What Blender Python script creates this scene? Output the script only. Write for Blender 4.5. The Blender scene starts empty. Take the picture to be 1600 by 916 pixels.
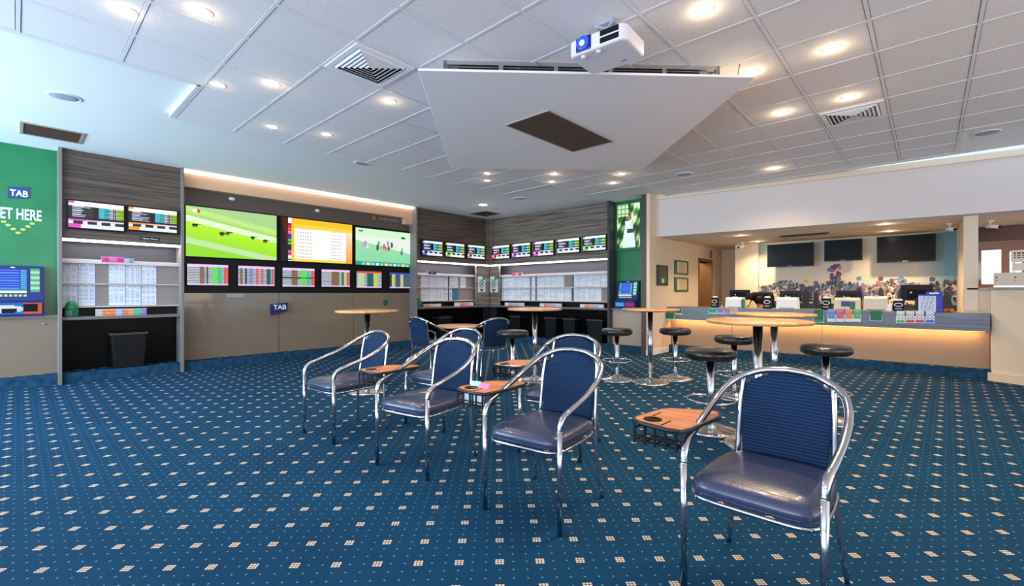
import bpy, bmesh, math, random
from mathutils import Vector, Matrix
random.seed(7)
PI = math.pi
S = bpy.context.scene
C = S.collection

# ------------------------------------------------------------------ camera / light / exposure
CAM_Z = 1.265
FOC = 711.0                       # focal length in pixels of a 1600 wide frame (16 mm lens)
FW = (-.6760, .7369); RT = (.7369, .6760)
cd = bpy.data.cameras.new('camera'); cam = bpy.data.objects.new('camera', cd); C.objects.link(cam)
cd.sensor_width = 36; cd.lens = FOC/1600*36; cd.clip_start = .05
cam.location = (0, 0, CAM_Z)
cam.rotation_euler = (PI/2, 0, math.atan2(-FW[0], FW[1]))
S.camera = cam
S.view_settings.view_transform = 'Standard'; S.view_settings.look = 'None'
S.view_settings.exposure = 0.0; S.view_settings.gamma = 1; S.view_settings.use_curve_mapping = False
W = bpy.data.worlds.new('sky'); S.world = W; W.use_nodes = True
W.node_tree.nodes['Background'].inputs[0].default_value = (.55, .75, 1, 1)
W.node_tree.nodes['Background'].inputs[1].default_value = 1.5

def area(name, loc, direction, sx, sy, power, col):
    l = bpy.data.lights.new(name, 'AREA'); l.shape = 'RECTANGLE'; l.size = sx; l.size_y = sy
    l.energy = power; l.color = col
    o = bpy.data.objects.new(name, l); C.objects.link(o); o.location = loc
    o.rotation_euler = Vector(direction).to_track_quat('-Z', 'Y').to_euler()
    return o
# daylight from the glazing at rear left; rear and side lamps are added fill
area('daylight_rear_left', (-6.9, -3.3, 1.6), (-.05, 1, .25), 4.6, 2.3, 480, (.54, .77, 1))
area('fill_rear', (-.8, -3.3, 1.6), (-.1, 1, .75), 5.0, 2.3, 250, (.86, .84, 1))  # added fill lamp, tilted up to brighten the ceiling
area('warm_fill_side', (4.3, 2.8, 1.6), (-1, .15, .8), 5.5, 2.3, 160, (1, .72, .48))  # added warm fill lamp that tints the right-hand ceiling

# ------------------------------------------------------------------ survey helpers: real wall planes from measured sight lines
def ray(px):
    k = (px-800)/FOC
    return FW[0]+RT[0]*k, FW[1]+RT[1]*k
def onX(X, px, py):
    r = ray(px); D = X/r[0]; return r[1]*D, CAM_Z-(py-458)/FOC*D
def onY(Y, px, py):
    r = ray(px); D = Y/r[1]; return r[0]*D, CAM_Z-(py-458)/FOC*D
def wxy(D, l): return FW[0]*D+RT[0]*l, FW[1]*D+RT[1]*l
def rect(ax, P, x0, t0, b0, x1, t1, b1):
    f = onX if ax == 'X' else onY
    a0, z0t = f(P, x0, t0); _, z0b = f(P, x0, b0); a1, z1t = f(P, x1, t1); _, z1b = f(P, x1, b1)
    return a0, a1, (z0b+z1b)/2, (z0t+z1t)/2

# ------------------------------------------------------------------ materials
def s2l(c): return tuple(((v/12.92) if v <= .04045 else ((v+.055)/1.055)**2.4) for v in c)
def rgb(r, g, b): return s2l((r/255, g/255, b/255))
MATS = {}
def mat(name, col, rough=.6, metal=0, emit=None, es=0, coat=0, bump=None, spec=.5):
    m = bpy.data.materials.new(name); m.use_nodes = True
    b = m.node_tree.nodes['Principled BSDF']
    b.inputs['Base Color'].default_value = (*col, 1); b.inputs['Roughness'].default_value = rough
    b.inputs['Metallic'].default_value = metal; b.inputs['Coat Weight'].default_value = coat
    b.inputs['Specular IOR Level'].default_value = spec
    if emit: b.inputs['Emission Color'].default_value = (*emit, 1); b.inputs['Emission Strength'].default_value = es
    if bump:
        nt = m.node_tree; n = nt.nodes.new('ShaderNodeTexNoise'); n.inputs['Scale'].default_value = bump[0]
        tc = nt.nodes.new('ShaderNodeTexCoord'); nt.links.new(tc.outputs['Object'], n.inputs['Vector'])
        bp = nt.nodes.new('ShaderNodeBump'); bp.inputs['Strength'].default_value = bump[1]; bp.inputs['Distance'].default_value = .01
        nt.links.new(n.outputs['Fac'], bp.inputs['Height']); nt.links.new(bp.outputs['Normal'], b.inputs['Normal'])
    MATS[name] = m; return m
def ramp_mat(name, c1, c2, scale, rough, detail=4, coat=0, noise_scale=1.0, lo=.35, hi=.65):
    m = mat(name, c1, rough, coat=coat); nt = m.node_tree; b = nt.nodes['Principled BSDF']
    tc = nt.nodes.new('ShaderNodeTexCoord'); mp = nt.nodes.new('ShaderNodeMapping'); mp.inputs['Scale'].default_value = scale
    n = nt.nodes.new('ShaderNodeTexNoise'); n.inputs['Scale'].default_value = noise_scale; n.inputs['Detail'].default_value = detail
    r = nt.nodes.new('ShaderNodeValToRGB'); r.color_ramp.elements[0].position = lo; r.color_ramp.elements[1].position = hi
    r.color_ramp.elements[0].color = (*c1, 1); r.color_ramp.elements[1].color = (*c2, 1)
    nt.links.new(tc.outputs['Object'], mp.inputs['Vector']); nt.links.new(mp.outputs['Vector'], n.inputs['Vector'])
    nt.links.new(n.outputs['Fac'], r.inputs['Fac']); nt.links.new(r.outputs['Color'], b.inputs['Base Color'])
    return m
M_plaster = mat('plaster', rgb(238, 238, 234), .85)
M_tile = ramp_mat('ceiling_tile', rgb(226, 222, 220), rgb(238, 234, 232), (1, 1, 1), .9, 3, 0, 90)
M_tile2 = mat('white_tile', rgb(240, 240, 240), .9)
M_tee = mat('tee', rgb(228, 228, 228), .5)
M_groove = mat('groove', rgb(120, 118, 118), .8)
M_white = mat('white', rgb(240, 240, 240), .5)
M_cream = mat('cream_wall', rgb(232, 212, 186), .8)
M_lav = mat('soffit_paint', rgb(222, 212, 206), .8)
M_taupe = mat('taupe_gloss', rgb(138, 120, 100), .1, coat=.3)
M_beige = mat('beige_panel', rgb(176, 162, 146), .3)
M_bargloss = mat('bar_gloss', rgb(166, 142, 120), .14)
M_ven = ramp_mat('veneer', rgb(64, 52, 44), rgb(108, 92, 78), (1.2, 1.2, 34), .45, 5)
M_venb = ramp_mat('veneer_back', rgb(86, 76, 66), rgb(140, 128, 114), (1.2, 1.2, 34), .45, 5)
M_fin = mat('grey_fin', rgb(128, 120, 114), .4)
M_finb = mat('brown_fin', rgb(78, 62, 54), .4)
M_dark = mat('dark_recess', rgb(58, 58, 66), .4)
M_black = mat('black', rgb(16, 16, 18), .45, spec=.25)
M_bgloss = mat('black_gloss', rgb(10, 10, 10), .3, spec=.1)
M_shelf = mat('pale_shelf', rgb(190, 182, 178), .4)
M_disp = mat('display_back', rgb(150, 138, 128), .5)
M_count = ramp_mat('laminate', rgb(88, 94, 106), rgb(122, 128, 140), (1.5, 1.5, 30), .35, 5)
M_ctop = mat('grey_counter', rgb(110, 105, 102), .35)
M_green = ramp_mat('green_panel', rgb(30, 118, 74), rgb(38, 130, 82), (1, 1, 1), .25, 2, 0, 2)
M_green2 = mat('green_dark', rgb(14, 98, 62), .4)
M_navy = mat('navy', rgb(18, 32, 92), .3)
M_navy2 = mat('navy_machine', rgb(24, 46, 110), .3)
M_blue = mat('blue_box', rgb(22, 50, 175), .4)
M_yellow = mat('yellow_green', rgb(190, 215, 90), .5)
M_chrome = mat('chrome', (.60, .60, .62), .12, 1)
M_steel = mat('steel', (.60, .60, .61), .22, 1)
M_vinyl = mat('seat_vinyl', rgb(48, 58, 86), .3, coat=.25, bump=(60, .08))
M_bvinyl = mat('black_vinyl', rgb(34, 30, 26), .3, coat=.2)
M_pipe = mat('piping', rgb(20, 22, 34), .4)
M_wood = ramp_mat('table_wood', rgb(196, 140, 86), rgb(222, 172, 114), (3, 14, 3), .3, 4, .3)
M_tab = ramp_mat('tablet_wood', rgb(200, 118, 66), rgb(226, 148, 90), (4, 18, 4), .35, 4, .2)
M_brown = mat('brown_mesh', rgb(84, 66, 52), .8, bump=(300, .4))
M_skin = mat('skin', rgb(205, 150, 118), .5)
M_hair = mat('hair', rgb(12, 10, 9), .7, spec=.2)
M_shirt = mat('black_shirt', rgb(14, 14, 16), .85, spec=.2)
M_paper = mat('paper', rgb(228, 230, 236), .6)
M_paperg = mat('paper_grey', rgb(160, 166, 178), .6)
M_orange = mat('orange', rgb(225, 120, 40), .5)
M_red = mat('red', rgb(200, 50, 40), .4)
M_pink = mat('pink', rgb(225, 60, 140), .5)
M_lbeige = mat('device_beige', rgb(214, 204, 186), .5)
M_dgrey = mat('dark_grey', rgb(52, 54, 56), .5)
M_duct = mat('duct_dark', rgb(40, 38, 48), .8)
M_led = mat('led_white', (1, 1, 1), .5, emit=(1, .93, .95), es=3.2)
M_ledw = mat('led_warm', (1, .8, .5), .5, emit=(1, .55, .14), es=2.2)
M_lamp = mat('lamp_glow', (1, .9, .7), .5, emit=(1, .78, .48), es=30)
M_lens = mat('lens_blue', (.02, .05, .8), .1, emit=(.02, .06, .9), es=1.2)
M_lensw = mat('lens_core', (1, 1, 1), .1, emit=(.75, .85, 1), es=3)
M_glass = mat('tinted_glass', rgb(150, 112, 88), .06)
M_cove = mat('cove', rgb(226, 180, 142), .5)
M_olive = mat('olive', rgb(150, 128, 70), .8)
M_door = mat('door_frame', rgb(140, 104, 72), .5)
M_pearl = mat('projector_white', rgb(226, 226, 230), .35)

def nodes_math(nt):
    def m(op, a, b=None, c=None):
        n = nt.nodes.new('ShaderNodeMath'); n.operation = op
        for i, v in enumerate((a, b, c)):
            if v is None: continue
            if isinstance(v, (int, float)): n.inputs[i].default_value = v
            else: nt.links.new(v, n.inputs[i])
        return n.outputs[0]
    return m
def carpet(name, vertical=None):
    m = mat(name, (.01, .05, .12), .95, spec=.15); nt = m.node_tree; b = nt.nodes['Principled BSDF']; M = nodes_math(nt)
    g = nt.nodes.new('ShaderNodeNewGeometry'); sp = nt.nodes.new('ShaderNodeSeparateXYZ'); nt.links.new(g.outputs['Position'], sp.inputs[0])
    x, y, z = sp.outputs
    if vertical == 'X': x = M('MULTIPLY', z, -1)
    if vertical == 'Y': y = z
    x = M('ADD', x, 2.708); y = M('ADD', y, -.61)
    th = math.radians(44.3); c, s = math.cos(th), math.sin(th)
    u = M('DIVIDE', M('ADD', M('MULTIPLY', x, c), M('MULTIPLY', y, s)), .190)
    v = M('DIVIDE', M('ADD', M('MULTIPLY', x, -s), M('MULTIPLY', y, c)), .186)
    def cen(t, k=1.0):   # distance to nearest lattice line, signed
        t = M('MULTIPLY', t, k) if k != 1 else t
        return M('SUBTRACT', t, M('ROUND', t))
    cu, cv = cen(u), cen(v); au, av = M('ABSOLUTE', cu), M('ABSOLUTE', cv)
    # motif: square of 5 x 5 lozenges
    sq = M('LESS_THAN', M('MAXIMUM', au, av), .116)
    ku, kv = M('MULTIPLY', cu, 3/.232*PI), M('MULTIPLY', cv, 3/.232*PI)
    w = M('MULTIPLY', M('COSINE', M('MULTIPLY', ku, 1)), M('COSINE', M('MULTIPLY', kv, 1)))
    lz = M('GREATER_THAN', M('ABSOLUTE', w), .26)
    corner = M('LESS_THAN', M('ADD', au, av), .195)
    motif = M('MULTIPLY', M('MULTIPLY', sq, lz), corner)
    du, dv = cen(u, 3), cen(v, 3)
    r2 = M('ADD', M('MULTIPLY', du, du), M('MULTIPLY', dv, dv))
    dot = M('LESS_THAN', r2, .0065)
    big = M('LESS_THAN', M('MAXIMUM', au, av), .2)
    dot = M('MULTIPLY', dot, M('SUBTRACT', 1, big))
    n = nt.nodes.new('ShaderNodeTexNoise'); n.inputs['Scale'].default_value = 1.1; n.inputs['Detail'].default_value = 5
    nt.links.new(g.outputs['Position'], n.inputs['Vector'])
    base = nt.nodes.new('ShaderNodeMixRGB'); nt.links.new(n.outputs['Fac'], base.inputs[0])
    base.inputs[1].default_value = (*rgb(4, 46, 78), 1); base.inputs[2].default_value = (*rgb(10, 68, 100), 1)
    m1 = nt.nodes.new('ShaderNodeMixRGB'); nt.links.new(dot, m1.inputs[0]); nt.links.new(base.outputs[0], m1.inputs[1]); m1.inputs[2].default_value = (*rgb(98, 132, 142), 1)
    m2 = nt.nodes.new('ShaderNodeMixRGB'); nt.links.new(motif, m2.inputs[0]); nt.links.new(m1.outputs[0], m2.inputs[1]); m2.inputs[2].default_value = (*rgb(212, 192, 166), 1)
    nt.links.new(m2.outputs[0], b.inputs['Base Color'])
    n2 = nt.nodes.new('ShaderNodeTexNoise'); n2.inputs['Scale'].default_value = 260; nt.links.new(g.outputs['Position'], n2.inputs['Vector'])
    bp = nt.nodes.new('ShaderNodeBump'); bp.inputs['Strength'].default_value = .35; bp.inputs['Distance'].default_value = .01
    nt.links.new(n2.outputs['Fac'], bp.inputs['Height']); nt.links.new(bp.outputs['Normal'], b.inputs['Normal'])
    return m
M_carpet = carpet('carpet'); M_carpetX = ramp_mat('carpet_riser', rgb(6, 48, 78), rgb(22, 76, 104), (1, 1, 1), .95, 4, 0, 12); M_carpetY = M_carpetX

def fabric():
    m = mat('back_fabric', rgb(24, 44, 92), .85, spec=.2); nt = m.node_tree; b = nt.nodes['Principled BSDF']; M = nodes_math(nt)
    tc = nt.nodes.new('ShaderNodeTexCoord'); sp = nt.nodes.new('ShaderNodeSeparateXYZ'); nt.links.new(tc.outputs['Object'], sp.inputs[0])
    x, z = sp.outputs[0], sp.outputs[2]
    a = M('SINE', M('MULTIPLY', x, 420)); c = M('ADD', M('MULTIPLY', z, 420), M('MULTIPLY', a, 1.1))
    w = M('GREATER_THAN', M('SINE', c), .35)
    mx = nt.nodes.new('ShaderNodeMixRGB'); nt.links.new(w, mx.inputs[0])
    mx.inputs[1].default_value = (*rgb(12, 32, 62), 1); mx.inputs[2].default_value = (*rgb(30, 60, 92), 1)
    nt.links.new(mx.outputs[0], b.inputs['Base Color']); return m
M_fab = fabric()
def attr_mat(name, emit):
    m = mat(name, (0, 0, 0), .3 if emit else .6); nt = m.node_tree; b = nt.nodes['Principled BSDF']
    a = nt.nodes.new('ShaderNodeAttribute'); a.attribute_name = 'Col'
    if emit:
        nt.links.new(a.outputs['Color'], b.inputs['Emission Color']); b.inputs['Emission Strength'].default_value = emit
    else: nt.links.new(a.outputs['Color'], b.inputs['Base Color'])
    return m
M_scr = attr_mat('screen_picture', 1.1); M_print = attr_mat('printed_picture', 0)

# ------------------------------------------------------------------ mesh builder
class MB:
    def __init__(s): s.v = []; s.f = []; s.m = []; s.sm = []
    def add(s, vs, fs, mi=0, smooth=False):
        o = len(s.v); s.v += [tuple(v) for v in vs]
        for f in fs: s.f.append(tuple(i+o for i in f)); s.m.append(mi); s.sm.append(smooth)
        return s
    def box(s, x0, x1, y0, y1, z0, z1, mi=0):
        if x0 > x1: x0, x1 = x1, x0
        if y0 > y1: y0, y1 = y1, y0
        if z0 > z1: z0, z1 = z1, z0
        v = [(x, y, z) for z in (z0, z1) for y in (y0, y1) for x in (x0, x1)]
        return s.add(v, [(0, 2, 3, 1), (4, 5, 7, 6), (0, 1, 5, 4), (2, 6, 7, 3), (0, 4, 6, 2), (1, 3, 7, 5)], mi)
    def prism(s, pts, z0, z1, mi=0, smooth=False):
        n = len(pts); v = [(p[0], p[1], z0) for p in pts]+[(p[0], p[1], z1) for p in pts]
        s.add(v, [tuple(range(n-1, -1, -1)), tuple(range(n, 2*n))], mi)
        o = len(s.v)-2*n
        for i in range(n):
            j = (i+1) % n; s.f.append((o+i, o+j, o+n+j, o+n+i)); s.m.append(mi); s.sm.append(smooth)
        return s
    def lathe(s, prof, c=(0, 0, 0), seg=32, mi=0, smooth=True):
        v = []; n = len(prof)
        for k in range(seg):
            a = 2*PI*k/seg
            for r, z in prof: v.append((c[0]+r*math.cos(a), c[1]+r*math.sin(a), c[2]+z))
        fs = []
        for k in range(seg):
            k2 = (k+1) % seg
            for i in range(n-1): fs.append((k*n+i, k2*n+i, k2*n+i+1, k*n+i+1))
        if prof[0][0] > 1e-6: fs.append(tuple(k*n for k in range(seg-1, -1, -1)))
        if prof[-1][0] > 1e-6: fs.append(tuple(k*n+n-1 for k in range(seg)))
        return s.add(v, fs, mi, smooth)
    def tube(s, pts, r, seg=10, mi=0, closed=False):
        pts = [Vector(p) for p in pts]; n = len(pts); v = []; up = None
        for i, p in enumerate(pts):
            if closed: t = pts[(i+1) % n]-pts[i-1]
            else: t = pts[min(i+1, n-1)]-pts[max(i-1, 0)]
            t.normalize()
            if up is None: up = Vector((0, 0, 1)) if abs(t.z) < .9 else Vector((1, 0, 0))
            a = t.cross(up)
            if a.length < 1e-4: a = t.cross(Vector((0, 1, 0)))
            a.normalize(); up = a.cross(t).normalized()
            rr = r[i] if isinstance(r, (list, tuple)) else r
            for k in range(seg):
                q = 2*PI*k/seg; v.append(p+a*math.cos(q)*rr+up*math.sin(q)*rr)
        fs = []
        for i in range(n if closed else n-1):
            j = (i+1) % n
            for k in range(seg): k2 = (k+1) % seg; fs.append((i*seg+k, i*seg+k2, j*seg+k2, j*seg+k))
        if not closed: fs += [tuple(range(seg-1, -1, -1)), tuple((n-1)*seg+k for k in range(seg))]
        return s.add(v, fs, mi, True)
    def ball(s, c, r, mi=0, seg=16, rings=10):
        if isinstance(r, (int, float)): r = (r, r, r)
        v = []; fs = []
        for i in range(rings+1):
            a = PI*i/rings
            for k in range(seg):
                b = 2*PI*k/seg; v.append((c[0]+r[0]*math.sin(a)*math.cos(b), c[1]+r[1]*math.sin(a)*math.sin(b), c[2]+r[2]*math.cos(a)))
        for i in range(rings):
            for k in range(seg): k2 = (k+1) % seg; fs.append((i*seg+k, (i+1)*seg+k, (i+1)*seg+k2, i*seg+k2))
        return s.add(v, fs, mi, True)
    def xf(s, M): s.v = [tuple(M @ Vector(v)) for v in s.v]; return s
    def build(s, name, mats, parent=None, bevel=0, seg=2, label=None):
        me = bpy.data.meshes.new(name); me.from_pydata(s.v, [], s.f)
        if not isinstance(mats, (list, tuple)): mats = [mats]
        for m in mats: me.materials.append(m)
        me.polygons.foreach_set('material_index', s.m); me.polygons.foreach_set('use_smooth', s.sm)
        bm = bmesh.new(); bm.from_mesh(me); bmesh.ops.remove_doubles(bm, verts=bm.verts, dist=1e-5)
        bmesh.ops.recalc_face_normals(bm, faces=bm.faces); bm.to_mesh(me); bm.free()
        o = bpy.data.objects.new(name, me); C.objects.link(o)
        if parent is not None: o.parent = parent
        if bevel:
            b = o.modifiers.new('bevel', 'BEVEL'); b.width = bevel; b.segments = seg; b.limit_method = 'ANGLE'; b.harden_normals = False
        if label: o['label'] = label
        return o
def spline(pts, n=6):
    P = [Vector(p) for p in pts]; P = [P[0]*2-P[1]]+P+[P[-1]*2-P[-2]]; out = []
    for i in range(1, len(P)-2):
        for k in range(n):
            t = k/n
            out.append(.5*((2*P[i])+(-P[i-1]+P[i+1])*t+(2*P[i-1]-5*P[i]+4*P[i+1]-P[i+2])*t*t+(-P[i-1]+3*P[i]-3*P[i+1]+P[i+2])*t**3))
    out.append(P[-2]); return out
def tag(o, label, cat, group=None, kind=None):
    o['label'] = label; o['category'] = cat
    if group: o['group'] = group
    if kind: o['kind'] = kind
    return o
def thing(name, label, cat, loc=(0, 0, 0), rotz=0, group=None):
    o = bpy.data.objects.new(name, None); C.objects.link(o); o.empty_display_size = .1
    o.location = loc; o.rotation_euler = (0, 0, rotz); return tag(o, label, cat, group)
def struct(o): o['kind'] = 'structure'; return o
def copy_tree(o, parent=None):
    c = o.copy(); C.objects.link(c)
    if parent is not None: c.parent = parent
    for ch in list(o.children): copy_tree(ch, c)
    return c
def part_xf(o, M):
    o.matrix_local = M; return o

def grid_panel(name, P0, U, V, nx, ny, fn, m, parent=None):
    """flat picture: grid of cells, each cell printed/displayed in its own colour"""
    P0, U, V = Vector(P0), Vector(U), Vector(V)
    vs = [P0+U*(i/nx)+V*(j/ny) for j in range(ny+1) for i in range(nx+1)]
    fs = [(j*(nx+1)+i, (j+1)*(nx+1)+i, (j+1)*(nx+1)+i+1, j*(nx+1)+i+1) for j in range(ny) for i in range(nx)]
    me = bpy.data.meshes.new(name); me.from_pydata(vs, [], fs); me.materials.append(m)
    ca = me.color_attributes.new('Col', 'FLOAT_COLOR', 'CORNER'); buf = []
    for j in range(ny):
        for i in range(nx):
            c = s2l([min(1, max(0, q)) for q in fn((i+.5)/nx, (j+.5)/ny)]); buf += [*c, 1]*4
    ca.data.foreach_set('color', buf)
    o = bpy.data.objects.new(name, me); C.objects.link(o)
    if parent is not None: o.parent = parent
    return o
def wbox(mb, ax, P, d, a0, a1, z0, z1, mi=0):
    """box standing proud of wall plane P by d (negative: behind it)"""
    if ax == 'X': return mb.box(P, P+d, a0, a1, z0, z1, mi)
    return mb.box(a0, a1, P, P-d, z0, z1, mi)
def wpanel(name, ax, P, a0, a1, z0, z1, nx, ny, fn, m, parent=None):
    if ax == 'X': return grid_panel(name, (P, a0, z1), (0, a1-a0, 0), (0, 0, z0-z1), nx, ny, fn, m, parent)
    return grid_panel(name, (a0, P, z1), (a1-a0, 0, 0), (0, 0, z0-z1), nx, ny, fn, m, parent)
def text(name, s, ax, P, a0, a1, z0, z1, m, parent=None, tilt=0, bold=.0):
    cu = bpy.data.curves.new(name, 'FONT'); cu.body = s; cu.offset = bold; cu.extrude = .02
    t = bpy.data.objects.new(name, cu); C.objects.link(t)
    dg = bpy.context.evaluated_depsgraph_get(); me = bpy.data.meshes.new_from_object(t.evaluated_get(dg))
    bpy.data.objects.remove(t)
    xs = [v.co.x for v in me.vertices]; ys = [v.co.y for v in me.vertices]
    x0, x1, y0, y1 = min(xs), max(xs), min(ys), max(ys)
    for v in me.vertices:
        a = a0+(v.co.x-x0)/(x1-x0)*(a1-a0); z = z0+(v.co.y-y0)/(y1-y0)*(z1-z0)+tilt*(a-(a0+a1)/2)
        e = .004 if v.co.z > 0 else 0
        v.co = (P+e, a, z) if ax == 'X' else (a, P-e, z)
    me.materials.clear(); me.materials.append(m)
    o = bpy.data.objects.new(name, me); C.objects.link(o)
    if parent is not None: o.parent = parent
    return o

# ------------------------------------------------------------------ the room
CH = 3.23; PH = 3.27
XL, YB = -9.15, 9.05
struct(MB().box(-11, 4.6, -3.6, 13.2, -.1, 0).build('floor', M_carpet))
struct(MB().box(-11, 4.6, -3.6, 9.2, PH, PH+.1).build('ceiling', M_plaster))
struct(MB().box(-9.6, XL-.1, -3.6, 9.3, 0, PH).build('wall_left', M_dark))
struct(MB().box(-9.6, -4.42, YB+.1, YB+.3, 0, PH).build('wall_back', M_dark))
# carpet-clad step along the wall units and the counter
st = MB().box(XL-.1, -8.84, -3.5, 8.98, 0, .15); st.m = [0, 0, 0, 0, 0, 0]
s1 = st.build('trim_1', [M_carpet, M_carpetX])
for p in s1.data.polygons:
    if abs(p.normal.x) > .5: p.material_index = 1
struct(s1)
s2 = MB().box(-8.84, -4.335, 8.74, YB+.1, 0, .15).box(-4.13, .655, 9.5, 9.685, 0, .15).build('trim_2', [M_carpet, M_carpetY])
for p in s2.data.polygons:
    if abs(p.normal.y) > .5: p.material_index = 1
struct(s2)
# rear walls with shopfront glazing openings (behind the camera)
r = MB()
r.box(-9.6, 4.6, -3.6, -3.5, 0, .45).box(-9.6, 4.6, -3.6, -3.5, 2.95, PH)
for x in (-9.6, -4.2, 1.9, 4.3): r.box(x, x+.3, -3.6, -3.5, .45, 2.95)
struct(r.build('wall_rear', M_plaster))
r = MB().box(4.5, 4.6, -3.6, 9.2, 0, .45).box(4.5, 4.6, -3.6, 9.2, 2.95, PH)
for y in (-3.6, -.4, 5.6, 8.9): r.box(4.5, 4.6, y, y+.4, .45, 2.95)
struct(r.build('wall_right', M_plaster))
for i, (x0, x1) in enumerate(((-9.3, -4.2), (-3.9, 1.9))):
    f = MB().box(x0, x1, -3.57, -3.53, .45, .5).box(x0, x1, -3.57, -3.53, 2.9, 2.95)
    for k in range(4):
        x = x0+(x1-x0)*k/3; f.box(x-.025, x+.025, -3.57, -3.53, .5, 2.9)
    struct(f.build('window_%d' % (i+1), M_steel))

# suspended tile ceiling
P = .592; gx = lambda i: -6.24+P*i; gy = lambda j: .01+P*j
def tiled(i, j):
    x, y = gx(i)+P/2, gy(j)+P/2
    if y < 1.19: return x > -5.05 and x < 4.4
    if x > .27 and y > 7.7: return False
    if y < 6.53: return x > -6.3
    if y < 7.71: return x > -5.13
    return x > -3.95 and y < 8.9
tm = MB(); cells = {(i, j) for i in range(0, 18) for j in range(-6, 15) if tiled(i, j)}
for (i, j) in cells:
    x0, y0 = gx(i), gy(j); g = .012
    # every tile is a shallow slab; dark shadow gap towards the bars
    mi = 1 if (i, j) in ((2, 10), (4, 11)) else 0
    tm.box(x0+g+.004, x0+P-g-.004, y0+g+.004, y0+P-g-.004, CH, CH+.012, mi)
    tm.box(x0, x0+P, y0, y0+P, CH+.012, CH+.03, 3)
    for di, dj in ((1, 0), (0, 1), (-1, 0), (0, -1)):
        if (i+di, j+dj) not in cells:
            if di: xx = x0+P+g if di > 0 else x0-g-.03; tm.box(xx, xx+.03, y0, y0+P, CH-.006, PH+.01, 2)
            else: yy = y0+P+g if dj > 0 else y0-g-.03; tm.box(x0, x0+P, yy, yy+.03, CH-.006, PH+.01, 2)
ex = {(i+a, j) for (i, j) in cells for a in (0, 1)}; ey = {(i, j+a) for (i, j) in cells for a in (0, 1)}
nd = {(i+a, j+b) for (i, j) in cells for a in (0, 1) for b in (0, 1)}; g = .012
for (i, j) in ex: tm.box(gx(i)-g, gx(i)+g, gy(j)+g, gy(j)+P-g, CH-.004, CH+.011, 2)
for (i, j) in ey: tm.box(gx(i)+g, gx(i)+P-g, gy(j)-g, gy(j)+g, CH-.004, CH+.011, 2)
for (i, j) in nd: tm.box(gx(i)-g, gx(i)+g, gy(j)-g, gy(j)+g, CH-.004, CH+.011, 2)
struct(tm.build('ceiling', [M_tile, M_tile2, M_tee, M_groove]))

# soffit over the counter, bar area shell
struct(MB().prism([(-4.15, 8.9), (2.2, 9.58), (4.5, 9.83), (4.5, 10.0), (-4.15, 10.0)], 2.42, PH).build('wall_soffit', M_lav))
struct(MB().prism([(-4.15, 8.86), (4.5, 9.79), (4.5, 9.83), (-4.15, 8.9)], 3.175, PH).build('trim_3', M_cream))
struct(MB().box(-4.15, 4.6, 9.7, 13.2, 2.43, 2.5).build('ceiling_bar', M_cream))
# cream side wall with doorway
w = MB()
w.box(-4.22, -4.15, 8.62, 9.16, 0, PH).box(-4.42, -4.15, 9.16, 11.28, 0, PH).box(-4.42, -4.15, 12.12, 12.95, 0, PH).box(-4.42, -4.15, 11.28, 12.12, 2.05, PH)
struct(w.build('wall_side', M_cream))
struct(MB().box(-4.22, -4.13, 8.6, 8.72, 0, .11).box(-4.15, -4.13, 8.6, 9.5, 0, .11).build('baseboard_side', M_white, bevel=.008))
struct(MB().box(-5.6, -4.42, 11.0, 11.1, 0, 2.5).box(-5.6, -5.5, 11.0, 13.2, 0, 2.5).box(-5.6, -4.15, 12.95, 13.1, 0, 2.5).box(-5.6, -4.42, 11, 13.1, 2.4, 2.5).build('wall_corridor', M_olive))
struct(MB().box(-4.43, -4.135, 11.22, 11.29, 0, 2.1).box(-4.43, -4.135, 12.11, 12.18, 0, 2.1).box(-4.43, -4.135, 11.22, 12.18, 2.05, 2.12).build('door_1', M_door))
struct(MB().box(-4.15, -3.45, 12.95, 13.1, 0, 2.45).box(-3.47, -2.96, 11.78, 12.95, 0, 2.45).box(-3.0, .42, 11.84, 12.0, 0, 2.45).build('wall_bar', M_cream))
struct(MB().box(.39, .50, 9.765, 11.9, 0, 2.45).box(.38, .535, 9.66, 9.74, 1.0, 2.45).build('wall_pier', M_cream))
struct(MB().prism([(.38, 9.69), (.66, 9.69), (.66, 9.5), (.84, 9.4), (1.0, 9.3), (4.5, 8.9), (4.5, 9.3), (1.05, 9.72), (.38, 9.76)], 0, 1.31).build('wall_low', M_cream))
struct(MB().prism([(.41, 9.66), (.64, 9.66), (.645, 9.48), (.83, 9.38), (.99, 9.28), (4.5, 8.88), (4.5, 9.32), (1.05, 9.78), (.41, 9.78)], 1.31, 1.345).build('trim_4', M_beige, bevel=.006))
struct(MB().prism([(.62, 9.485), (.66, 9.475), (.83, 9.375), (.99, 9.275), (4.5, 8.87), (4.5, 8.9), (1.0, 9.3), (.84, 9.4), (.66, 9.5), (.62, 9.505)], 0, .12).build('baseboard_low', M_cream))
# side room seen over the low wall
struct(MB().box(.5, 4.6, 11.6, 11.8, 0, 2.5).build('wall_far', M_glass))
struct(MB().box(.5, 4.6, 11.54, 11.6, 2.18, 2.43).build('trim_5', mat('dark_brown', rgb(82, 44, 30), .4)))
struct(MB().box(.5, .60, 11.5, 11.6, 1.0, 2.18).build('trim_6', M_finb))
M_day = mat('daylight_pane', (.8, .9, 1), .2, emit=(.75, .88, 1), es=.75)
for n, (x0, x1, z0, z1) in enumerate(((.68, .92, 1.42, 2.02), (1.02, 1.16, 1.62, 1.98))):
    struct(MB().box(x0, x1, 11.58, 11.595, z0, z1).build('window_%d' % (n+3), M_day))

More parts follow.
